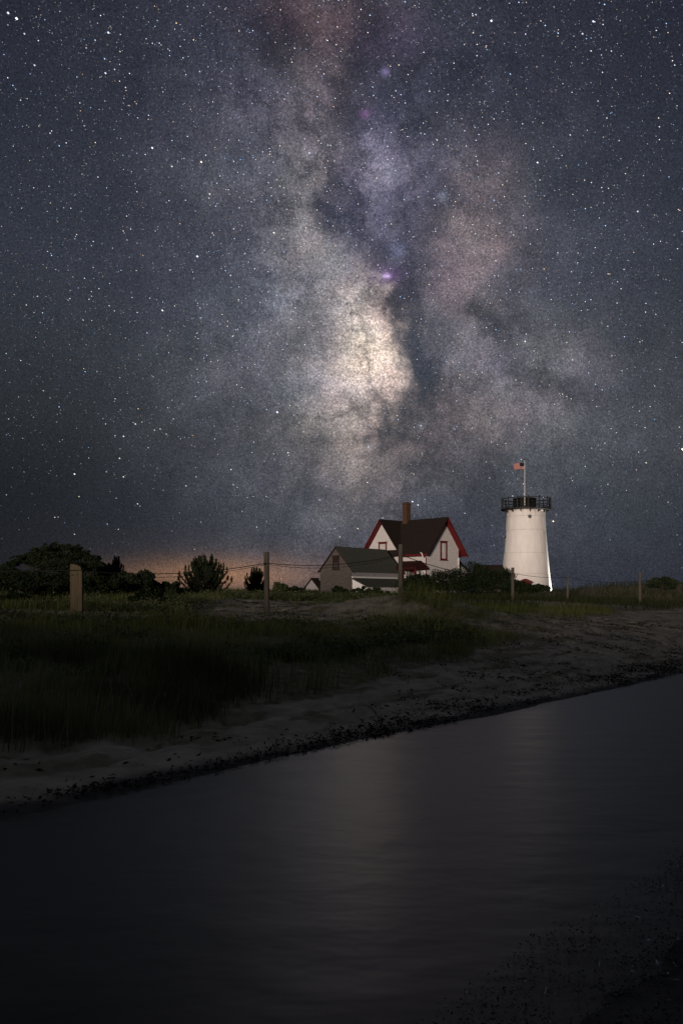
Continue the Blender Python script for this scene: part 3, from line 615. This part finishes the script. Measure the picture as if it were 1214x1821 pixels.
def shrub(px, Y, toprow, wpx, label, kind='shrub', name='shrub', n=3600, leaf=.13, depth=.8, cat='shrub', group=None, lobes=22, seed=0):
    X, Y, z = at(px, Y); h = max(zrow(toprow, Y) - z, .5); w = wpx/FPX*Y/2
    o = empty(name, (X, Y, z)); tag(o, label, cat, group)
    g = np.random.default_rng(seed + int(px)*7); cs = []; sh_ = []; m = MB(); m.tube([(0, 0, -.1), (.05, 0, h*.35), (0, .03, h*.6)], [.07, .05, .03], 6)
    for k in range(lobes):
        th_ = g.uniform(0, 2*math.pi); u = g.uniform(.05, 1)**.6; q = g.uniform(0, 1)
        zz = h*(.25 + .70*q*(1 - .42*u*u)); rr = u*w*(.98 - .35*(zz/h)); lx, ly = rr*math.cos(th_), rr*math.sin(th_)*depth
        rad_ = h*g.uniform(.13, .24); k2 = n//lobes
        d_ = g.normal(size=(k2, 3)); d_ /= np.linalg.norm(d_, axis=1, keepdims=True); d_ *= rad_ * g.uniform(.35, 1.08, (k2, 1))**.6
        pts_ = np.array([lx, ly, zz]) + d_*np.array([1.25, 1.25, .85]); pts_[:, 2] = np.maximum(pts_[:, 2], .02); cs.append(pts_)
        sh_.append(np.full(k2, g.uniform(.15, .85)))
        m.tube([(0, 0, h*.25), (lx*.6, ly*.6, zz*.75), (lx, ly, zz)], [.035, .022, .01], 5)
    m.build('trunk', M['bark'], o)
    crown('crown', np.concatenate(cs), leaf, M[kind], o, 1.7, shade=np.concatenate(sh_)); return o
def conifer(px, Y, toprow, wpx, label, nb=34, name='young_pine', spires=7):
    """young pine: upturned branches ending in needle candles"""
    X, Y, z = at(px, Y); h = zrow(toprow, Y) - z; w = wpx/FPX*Y/2; o = empty(name, (X, Y, z)); tag(o, label, 'tree', 'young pines on the dune')
    g = np.random.default_rng(int(px)); m = MB(); m.tube([(0, 0, -.1), (0, 0, h*.5), (.02, 0, h*.97)], [.07, .045, .012], 8); cs = []; ax = []
    def tuft(a_, b_, r_, n_):
        u = g.random((n_, 1)); d_ = g.normal(size=(n_, 3))*r_; cs.append(np.array(a_)*(1-u) + np.array(b_)*u + d_*(1 - .55*u)); dv = np.array(b_) - np.array(a_); ax.append(np.tile(dv/np.linalg.norm(dv), (n_, 1)))
    tuft((0, 0, h*.3), (.02, 0, h), .07*h/2, 500)
    for k in range(nb):
        th_ = k*2.4 + g.uniform(-.3, .3); f = (k + .5)/nb; z0 = h*(.08 + .72*f); L = w*(1.04 - .84*f)*g.uniform(.75, 1.1)*min(1, .80 + 1.2*f)
        r1 = np.array([L*.6*math.cos(th_), L*.6*math.sin(th_), z0 + L*.16]); r2 = np.array([L*math.cos(th_), L*math.sin(th_), z0 + L*.44 + h*.09])
        m.tube([(0, 0, z0), tuple(r1), tuple(r2)], [.022, .014, .006], 5)
        tuft(r1*.5 + np.array([0, 0, z0*.5]), r1, .055*h/2, 90); tuft(r1, r2, .042*h/2, 150); tuft(r2, r2 + np.array([0, 0, h*g.uniform(.06, .15)]), .030*h/2, 80)
        s_ = r1 + np.array([-math.sin(th_), math.cos(th_), .5])*L*.32; tuft(r1, s_, .045*h/2, 80); s_ = r1 + np.array([math.sin(th_), -math.cos(th_), .5])*L*.32; tuft(r1, s_, .045*h/2, 80)
    m.build('trunk', M['bark'], o)
    crown('crown', np.concatenate(cs), .11*h/2, M['cedar'], o, 4.5, np.concatenate(ax), .9); return o
def windswept(px, Y, label):
    X, Y, z = at(px, Y); o = empty('windswept_cedar', (X, Y, z)); tag(o, label, 'tree'); k_ = Y/FPX
    def loc(qx, row): return (qx - px)*k_, zrow(row, Y) - z
    m = MB(); x1, z1 = loc(105, 1040); x2, z2 = loc(118, 1010)
    m.tube([(0, 0, -.2), (x1, .05, z1), (x2, 0, z2)], [.16, .12, .08], 8); cs = []; sh_ = []
    pads = [(22, 1003, 9, 4), (36, 997, 12, 4), (50, 990, 13, 4), (62, 988, 11, 4), (74, 980, 12, 4), (88, 976, 11, 4), (99, 978, 9, 4), (110, 973, 9, 4), (122, 976, 10, 4), (134, 979, 9, 4), (146, 986, 11, 5), (158, 993, 9, 4), (168, 992, 6, 3), (174, 1003, 10, 5),
            (84, 990, 30, 7), (120, 990, 30, 8), (70, 1003, 22, 5), (110, 1008, 46, 12), (150, 1008, 24, 10), (120, 1030, 60, 16), (48, 1024, 40, 10)]
    g = np.random.default_rng(4)
    for qx, row, wx, hx_ in pads:
        cx_, cz = loc(qx, row); wx_, hz_ = wx*k_, hx_*k_
        for rep in range(3):
            yy = g.uniform(-1, 1)*wx_*.9; n_ = int(260 + wx*14)
            if rep == 0: m.tube([(x2*.8, 0, min(z2, cz)*.9), ((cx_ + x2)/2, yy*.5, cz - .22), (cx_, yy, cz - .03)], [.05, .035, .012], 6)
            for q in range(5):                       # small upswept sprays inside the pad
                sx_, sz_ = g.uniform(-.8, .8)*wx_, g.uniform(-.5, .6)*hz_; p0 = np.array([cx_ + sx_, yy, cz + sz_])
                d_ = g.normal(size=(n_//5, 3))*np.array([wx_*.26, wx_*.30, hz_*.40]); cs.append(p0 + d_); sh_.append(np.full(n_//5, g.uniform(.1, .7)))
    for q in range(44):                              # wisps breaking the outline
        qx = g.uniform(18, 178); row = np.interp(qx, [18, 40, 60, 85, 110, 130, 150, 178], [1001, 993, 985, 974, 970, 973, 983, 1000]) + g.uniform(-4, 6); cx_, cz = loc(qx, row); L_ = g.uniform(3, 9)*k_
        u = g.random((60, 1)); cs.append(np.array([cx_, g.uniform(-.8, .8), cz]) + u*np.array([L_*1.3, 0, L_*.5]) + g.normal(size=(60, 3))*k_*.9*(1.1 - u)); sh_.append(np.full(60, .3))
    m.build('trunk', M['bark'], o)
    c_ = np.concatenate(cs); crown('crown', c_, .105, M['cedar'], o, 3.2, np.array([.25, 0, .35]), .6, np.concatenate(sh_)); return o
windswept(112, 33.0, 'flat-topped windswept cedar behind the tan board')
G1 = 'dark shrubs on the left dune'
shrub(192, 34.5, 1003, 60, 'dark spiky juniper right behind the windswept cedar', 'cedar', 'juniper', 4200, .14, cat='shrub', group=G1, lobes=26)
shrub(240, 34, 1014, 100, 'dark juniper on the slope between the cedar and the first young pine', 'cedar', 'juniper', 3600, .14, group=G1)
shrub(290, 35, 1031, 100, 'low dark juniper at the right foot of the left thicket', 'cedar', 'juniper', 2800, .13, group=G1)
shrub(2, 35, 1002, 90, 'dark shrub cut by the left edge of the picture', 'cedar', 'juniper', 3400, .14, group=G1)
shrub(68, 32, 1016, 150, 'low dark green shrub left of the tan board', 'shrub', 'low_shrub', 3600, .12, group=G1)
shrub(172, 32, 1022, 110, 'low dark green shrub just right of the tan board', 'shrub', 'low_shrub', 3600, .12, group=G1)
shrub(20, 25.5, 1058, 110, 'low rounded shrub at the left edge in front of the thicket', 'shrub', 'low_shrub', 3000, .10, group=G1)
shrub(262, 29, 1052, 70, 'low green shrub below the sagging wires', 'shrub', 'low_shrub', 2400, .10, group=G1)
conifer(365, 40, 990, 108, 'larger bushy young pine against the orange glow', 58)
conifer(207, 36, 990, 44, 'narrow spiky young pine at the right side of the windswept cedar', 30)
conifer(456, 46, 1010, 56, 'smaller young pine half behind the tall grey post', 44)
shrub(497, 62, 1028, 26, 'small round bush right of the smaller young pine', 'paleshrub', 'round_bush', 1600, .14)
shrub(522, 70, 1041, 40, 'low bush left of the tiny hut', 'shrub', 'low_shrub', 1600, .16)
G2 = 'shrubs below the house and lighthouse'
for a_ in ((748, 74, 1019, 96, 'dark shrub at the left end of the hedge under the house'), (792, 75, 1010, 110, 'broad dark shrub under the right gable window'), (842, 77, 999, 104, 'tallest dark shrub between house and passage'),
           (884, 75, 1011, 84, 'dark shrub in front of the passage'), (916, 73, 1032, 66, 'dark shrub left of the lighthouse entry'), (952, 76, 1038, 60, 'low dark shrub right of the red entry hood')):
    shrub(a_[0], a_[1], a_[2], a_[3], a_[4], 'shrub', 'beach_rose', 8200, .13, group=G2, lobes=60)
shrub(655, 76, 1043, 90, 'low dark shrub in front of the shed lean-to', 'shrub', 'low_shrub', 2600, .16)
shrub(602, 77, 1042, 60, 'low shrub below the grey shed gable', 'shrub', 'low_shrub', 2000, .16)
shrub(1176, 66, 1024, 56, 'round dark bush on the right skyline', 'cedar', 'round_bush', 3400, .16)

# ------------------------------------------------------------------ grass
def blades(name, pts_, hgt, wid, m, lean=.35, label=None, cat='grass', rmean=None):
    n = len(pts_); th_ = rng.uniform(0, 2*np.pi, n); wx, wy = np.cos(th_)*wid*.5, np.sin(th_)*wid*.5
    la = rng.uniform(0, 2*np.pi, n); lm = np.abs(rng.normal(0, lean, n))*hgt; lx, ly = np.cos(la)*lm + .10*hgt, np.sin(la)*lm
    b0 = pts_.copy(); b0[:, 2] -= .02
    def P(dx_, dy_, dz_): return b0 + np.stack([dx_, dy_, dz_], 1)
    z_ = np.zeros(n)
    v = np.stack([P(-wx, -wy, z_), P(wx, wy, z_), P(-wx*.8 + lx*.3, -wy*.8 + ly*.3, hgt*.55), P(wx*.8 + lx*.3, wy*.8 + ly*.3, hgt*.55), P(lx, ly, hgt*rng.uniform(.85, 1.0, n))], 1).reshape(-1, 3)
    k = np.arange(n)[:, None]*5; f = np.concatenate([k + np.array([0, 1, 3]), k + np.array([0, 3, 2]), k + np.array([2, 3, 4])])
    rv = rng.random(n) if rmean is None else np.clip(rmean + rng.normal(0, .18, n), 0, 1)
    o = fast_mesh(name, v, f, m, None, {'rnd': np.repeat(rv, 5)}); tag(o, label, cat, kind='stuff'); return o
def scatter(n, xr, yr, dens):
    x = rng.uniform(*xr, n); y = rng.uniform(*yr, n); k = rng.random(n) < dens(x, y); x, y = x[k], y[k]; return np.stack([x, y, H(x, y)], 1)
def infront(x, y): return (np.abs(x) < y*.46 + 1.5)
def clump(x, y, s=1.6, seed=31): return np.clip(fbm(x*s, y*s, 3, seed)*2.6 + .5, 0, 1)
def reedd(x, y):
    d, t_ = dt(x, y); return infront(x, y) * vegmask(x, y)**2 * (d > 1) * (1 - sstep(5.4, 8.0, t_ + .2*d)) * (1 - sstep(7, 10, d)) * (.10 + .90*clump(x, y, 1.2)**1.4)
P1 = scatter(150000, (-9, 3), (7.5, 20), reedd)
d1, t1 = dt(P1[:, 0], P1[:, 1])
h1 = (.30 + .36*clump(P1[:, 0], P1[:, 1], .8, 33)) * rng.uniform(.6, 1.25, len(P1)) * np.interp(d1 - np.interp(t1, *D0T), [-.3, .6, 3], [.55, 1.0, 1.0])
blades('marsh_reeds', P1, h1, .010, M['reed'], .16, 'tall brown-green reeds on the left bank', rmean=np.clip(fbm(P1[:, 0]*.7, P1[:, 1]*.7, 3, 40)*1.6 + .35, 0, 1))
def midd(x, y):
    d, t_ = dt(x, y); return infront(x, y) * vegmask(x, y)**1.5 * (d > 1.5) * np.maximum(sstep(4.5, 8.5, t_ + .2*d), sstep(6, 9, d)) * (.08 + .92*clump(x, y, .8, 35)**1.4) * (1 - .65*sstep(24, 28, y)*sstep(2, -2, x))
P2 = scatter(300000, (-16, 20), (10, 38), midd)
hb = .17 + .22*clump(P2[:, 0], P2[:, 1], .6, 36); hb *= 1 + .9*np.exp(-((P2[:, 0]-2.2)/2.0)**2 - ((P2[:, 1]-26.5)/2.0)**2)
blades('dune_grass', P2, hb*rng.uniform(.55, 1.2, len(P2)), .012, M['grass'], .35, 'green dune grass covering the bank and the mound', rmean=np.clip(fbm(P2[:, 0]*.35, P2[:, 1]*.35, 3, 41)*2.0 + .38, 0, 1))
P3 = scatter(170000, (-45, 60), (36, 125), lambda x, y: infront(x, y) * vegmask(x, y) * (.2 + .8*clump(x, y, .5, 37)) * (np.hypot(x - 8, y - 92) > 5) * np.clip(60/y, .3, 1) * (1 - .6*sstep(62, 52, y)*sstep(2, -2, x)))
blades('far_grass', P3, .38*rng.uniform(.5, 1.3, len(P3))*(.7 + .6*clump(P3[:, 0], P3[:, 1], .25, 38)), .035, M['fargrass'], .35, 'distant dune grass around the buildings', rmean=np.clip(fbm(P3[:, 0]*.15, P3[:, 1]*.15, 3, 42)*1.8 + .30, 0, 1))
P4 = scatter(9000, (-7, 18), (13, 40), lambda x, y: infront(x, y) * (1 - vegmask(x, y)) * (dt(x, y)[0] > 1.6) * (clump(x, y, 1.3, 39) > .72))
blades('sand_tufts', P4, .13*rng.uniform(.5, 1.4, len(P4)), .012, M['reed'], .5, 'sparse small tufts growing on the open sand')

# leafy ground cover between the grass on the left dune
gc = scatter(8500, (-15, 9), (12, 46), lambda x, y: infront(x, y) * vegmask(x, y)**2 * (dt(x, y)[0] > 4) * np.clip(clump(x, y, .35, 71)*1.8 - .35, 0, 1) * (x < y*.06 + 2))
gr_ = rng.uniform(.12, .34, len(gc))*(1 + .5*sstep(24, 30, gc[:, 1])); dv = rng.normal(size=(len(gc), 70, 3)); dv /= np.linalg.norm(dv, axis=2, keepdims=True); dv[:, :, 2] = np.abs(dv[:, :, 2])
gp = (gc[:, None, :] + dv*gr_[:, None, None]*np.array([1.3, 1.3, .95])*rng.uniform(.4, 1.05, (len(gc), 70, 1))).reshape(-1, 3)
tag(crown('ground_cover', gp, .075, M['cover'], None, 1.8, shade=np.repeat(rng.uniform(0, 1, len(gc)), 70)), 'low leafy plants matted over the left dune', 'plants', kind='stuff')

# ------------------------------------------------------------------ seaweed wrack, debris and shells painted pale as glints
def strands(name, pts_, size, m, label, cat, flat=.35):
    n = len(pts_); a_ = rng.normal(size=(n, 3)); a_[:, 2] *= flat; a_ /= np.linalg.norm(a_, axis=1, keepdims=True); b_ = np.cross(a_, rng.normal(size=(n, 3))); b_ /= np.linalg.norm(b_, axis=1, keepdims=True)
    s = size*rng.uniform(.4, 1.6, (n, 1)); w_ = s*.15; c_ = np.cross(a_, b_)*s*.16; p0 = pts_ + np.array([0, 0, .008])
    v = np.stack([p0 - a_*s*.5, p0 + b_*w_ + c_, p0 + a_*s*.5, p0 - b_*w_ + c_, p0 + c_*1.8], 1).reshape(-1, 3)
    k = np.arange(n)[:, None]*5; f = np.concatenate([k + np.array(q) for q in ((0, 1, 4), (1, 2, 4), (2, 3, 4), (3, 0, 4), (0, 3, 1), (3, 2, 1))])
    o = fast_mesh(name, v, f, m); tag(o, label, cat, kind='stuff'); return o
def wrackd(x, y):
    d, t_ = dt(x, y); c_ = np.interp(t_, [-5, 3, 9, 14, 18, 22, 40], [.12, .18, .38, .42, .75, 1.25, 1.6]); w_ = np.interp(t_, [-5, 2, 6, 12, 20, 40], [.10, .14, .30, .40, .42, .6])
    return np.exp(-((d - c_ + .35*fbm(x*1.2, y*1.2, 3, 51))/w_)**2) * np.clip(.10 + clump(t_*.9, d*2.5, 1.0, 52)*1.3, 0, 1) * (.25 + .75*clump(t_, d*.5, .45, 57)) * (d > -.02)
PW = scatter(900000, (-4.5, 22), (5.5, 36), lambda x, y: wrackd(x, y)); PW[:, 2] += rng.random(len(PW))*.035
strands('seaweed_wrack', PW, .048, M['seaweed'], 'black band of dried seaweed along the far waterline', 'seaweed')
PD = scatter(160000, (-5, 20), (8, 34), lambda x, y: (1 - vegmask(x, y)) * (dt(x, y)[0] > .5) * np.clip(clump(x, y, 1.7, 53)*3 - 1.9, 0, .7) * (.15 + .85*sstep(4, 9, dt(x, y)[1]))); PD[:, 2] += rng.random(len(PD))*.012
strands('beach_debris', PD, .06, M['seaweed'], 'scattered dark weed and sticks on the sand', 'debris', .25)
def neard(x, y): d, t_ = dt(x, y); return sstep(-4.2, -4.9, d + .55*fbm(x*2.2, y*2.2, 5, 19)) * (d > -7.5) * (y > 1.5) * (H(x, y) > -.045) * (.3 + .7*clump(x, y, 3, 55))
PN = scatter(150000, (-1, 5), (1.8, 8.5), neard); PN[:, 2] = np.maximum(PN[:, 2], 0) + rng.random(len(PN))*.025
strands('wet_seaweed', PN, .016, M['wetweed'], 'wet dark seaweed on the near bank at lower right', 'seaweed', .8)
PS = scatter(6000, (-1, 4.5), (2.2, 8), lambda x, y: neard(x, y) * (clump(x, y, 5, 56) > .42)); PS[:, 2] = np.maximum(PS[:, 2], 0) + .030
strands('glint_shell_bits', PS, .027, M['glint_shell'], 'tiny wet shells painted pale in place of glints on the near seaweed', 'glint shells', .8)
PB = scatter(7000, (-1, 5), (1.8, 8.5), lambda x, y: neard(x, y)); npb = len(PB)
u_ = rng.normal(size=(npb, 6, 3))*.12 + np.array([(1, 0, 0), (0, 1, 0), (-1, 0, 0), (0, -1, 0), (0, 0, .7), (0, 0, -.7)]); sz = (.004 + .011*rng.random(npb)**2.5)[:, None, None]
vb = (PB[:, None, :] + u_*sz + np.array([0, 0, .006])).reshape(-1, 3); k = np.arange(npb)[:, None]*6
fb = np.concatenate([k + np.array(q) for q in ((0,1,4),(1,2,4),(2,3,4),(3,0,4),(1,0,5),(2,1,5),(3,2,5),(0,3,5))])
tag(fast_mesh('wet_pebbles', vb, fb, M['pebble'], None, None, True), 'small wet dark pebbles on the near bank at lower right', 'pebbles', kind='stuff')
for px, Y, hh_, ln, lab in ((166, 9.6, .62, .10, 'tallest pale dead stalk, leaning right, in the left reeds'), (205, 10.0, .55, -.05, 'upright pale dead stalk in the middle of the left reeds'), (262, 10.4, .50, .22, 'pale dead stalk leaning far to the right at the reed edge'), (120, 9.2, .5, .02, 'straight pale dead stalk below the tan board'), (248, 10.6, .42, -.16, 'short pale dead stalk leaning left in the reeds'), (20, 8.9, .55, .04, 'pale dead stalk at the left edge of the picture')):
    X, Y, z = at(px, Y); o = MB().tube([(X, Y, z - .05), (X + ln*.4, Y, z + hh_*.5), (X + ln, Y - .02, z + hh_)], [.005, .004, .002], 5).build('dead_stalk', M['stalk'])
    tag(o, lab, 'stalk', 'dead stalks in the reeds')

# ------------------------------------------------------------------ stars
SD = 12000.0
sm = bpy.data.materials.new('starlight'); sm.use_nodes = True; t = sm.node_tree; t.nodes.clear()
av = gn('ShaderNodeAttribute'); av.attribute_name = 'star'; em = gn('ShaderNodeEmission'); em.inputs[1].default_value = 1.0; om = gn('ShaderNodeOutputMaterial')
t.links.new(av.outputs['Color'], em.inputs[0]); t.links.new(em.outputs[0], om.inputs[0]); sm.cycles.emission_sampling = 'NONE'
def density(D):
    l_, b_ = lb(D); s = .22 + .50*np.exp(-(b_/.28)**2)
    for px, py, sx, sy, an, c_ in CLOUDS:
        (b0, l0), a_, cc, rot = blobgeo(px, py, sx, sy, an); s = s + 6.0*sum(c_)/3*np.exp(-((b_-b0)/a_)**2 - ((l_-l0)/cc)**2)
    for px, py, sx, sy, an, k in DUST:
        (b0, l0), a_, cc, rot = blobgeo(px, py, sx, sy, an); s = s * (1 - .6*k*np.exp(-((b_-b0)/a_)**2 - ((l_-l0)/cc)**2))
    e_ = np.arcsin(np.clip(D[:, 2], -1, 1)); return np.clip(s, 0, 1.2)/1.2 * (.05 + .95*sstep(R(1), R(17), e_))
nst = 640000
zz = rng.uniform(.006, 1, nst); az = rng.uniform(0, 2*np.pi, nst); rr = np.sqrt(1 - zz*zz); D = np.stack([rr*np.sin(az), rr*np.cos(az), zz], 1)
D = D[rng.random(nst) < density(D)]
D = D[(D[:, 1] > .55) | (rng.random(len(D)) < .08)]
ns = len(D); mag = rng.pareto(2.1, ns)
bri = np.clip(.17 + .20*mag, 0, 1.4); siz = .33 + .14*np.clip(mag, 0, 5.0)**.5          # photo pixels
tint = rng.normal(0, 1, ns); colr = np.stack([1 + .20*tint, np.ones(ns), 1.14 - .25*tint], 1)*bri[:, None]
BR = [(351,456,2.6,-1),(289,552,2.4,-.5),(493,733,2.7,-1.5),(487,414,2.3,1),(504,424,1.8,.5),(410,490,1.9,-1.5),(542,613,2.0,0),(532,474,1.7,-.5),(625,657,2.0,1),(512,805,2.1,.8),(133,843,2.3,-.5),(213,815,2.0,1.5),(220,776,2.1,0),(241,754,2.1,0),(873,37,2.4,-.5),(1054,38,2.2,-1.5),(955,289,2.3,-.5),(1133,376,2.0,0),(933,607,2.2,0),(1213,799,3.3,2.5),(1148,823,1.9,1.5),(193,58,2.3,-2),(188,130,2.1,-1.5),(271,263,2.4,-.5),(358,288,2.4,1.5),(306,296,2.0,.5),(733,892,2.4,-.5),(743,898,2.2,-.3),(983,927,2.4,2),(30,33,2.6,0),(15,23,2.3,-1),(44,60,1.8,-1),(411,835,2.0,0),(245,896,1.9,0),(141,883,1.7,2),(415,862,1.7,.5),(653,858,2.0,1.2),(550,272,2.0,0),(1035,60,1.9,0),(62,116,1.9,-.5),(275,765,1.8,.5),(285,763,1.8,.5),(296,772,1.7,.5),(98,920,1.7,.3),(133,950,1.7,0),(655,795,2.0,0),(748,757,1.9,-.3),(220,848,2.0,.8),(331,864,1.8,.5),(349,848,1.7,0),(12,880,1.5,0),(680,921,1.8,.3),(636,940,2.0,2),(911,882,1.8,-.2),(965,884,1.9,2),(1113,872,1.5,.2),(1187,893,1.6,.3),(690,491,1.9,-1),(1017,640,1.8,1),(935,594,1.8,0),(1100,250,1.6,-1),(1013,240,1.8,-.5),(373,345,2.0,1.2),(366,276,1.8,-1),(60,742,1.4,.2),(16,745,1.6,.3),(214,798,1.4,.5),(207,886,1.5,.5),(580,865,1.5,0),(505,866,1.4,1),(470,820,1.5,.6),(440,885,1.5,.6),(1040,900,1.5,.4),(1084,960,1.3,.2),(870,850,1.6,.3)]
for cx_, cy_, n_, sg in ((655, 795, 14, 8), (748, 757, 10, 6), (665, 288, 40, 22), (708, 447, 14, 12), (786, 349, 8, 6), (549, 272, 10, 9), (687, 491, 8, 8), (933, 607, 6, 8)):   # clusters
    BR += [(cx_ + rng.normal(0, sg), cy_ + rng.normal(0, sg), rng.uniform(.75, 1.25), rng.normal(-.5, .8)) for _ in range(n_)]
bd_ = np.array([pdir(q[0], q[1]) for q in BR]); bs = np.array([q[2] for q in BR]); bt = np.array([q[3] for q in BR])
bc = np.stack([1 + .12*np.clip(bt, -2, 2.5), 1 + .04*bt, 1.08 - .16*bt], 1)*np.clip((bs/2.0)**2*.95, .35, 2.0)[:, None]
D = np.concatenate([D, bd_]); siz = np.concatenate([siz, bs*.56]); colr = np.concatenate([colr, bc])
side = np.cross(D, [0, 0, 1.0]); side /= np.linalg.norm(side, axis=1, keepdims=True); up = np.cross(side, D)
rs = (siz/FPX*SD/np.maximum(D[:, 1], .6))[:, None]; C = D*SD; C[:, 2] += EYE
tilt = side*.97 - up*.22
v = np.stack([C + tilt*rs*1.25, C + up*rs, C - tilt*rs*1.25, C - up*rs, C + D*rs, C - D*rs], 1).reshape(-1, 3)
k = np.arange(len(D))[:, None]*6
f = np.concatenate([k + np.array(q) for q in ((0,1,4),(1,2,4),(2,3,4),(3,0,4),(1,0,5),(2,1,5),(3,2,5),(0,3,5))])
stars = fast_mesh('stars', v, f, sm, None, {'star': np.repeat(np.concatenate([np.clip(colr, 0, 3), np.ones((len(D), 1))], 1), 6, axis=0)})
tag(stars, 'countless tiny stars across the night sky', 'stars', kind='stuff')
print('counts', len(P1), len(P2), len(P3), len(P4), len(PW), len(PD), len(PN), len(PS), len(D), len(quads))
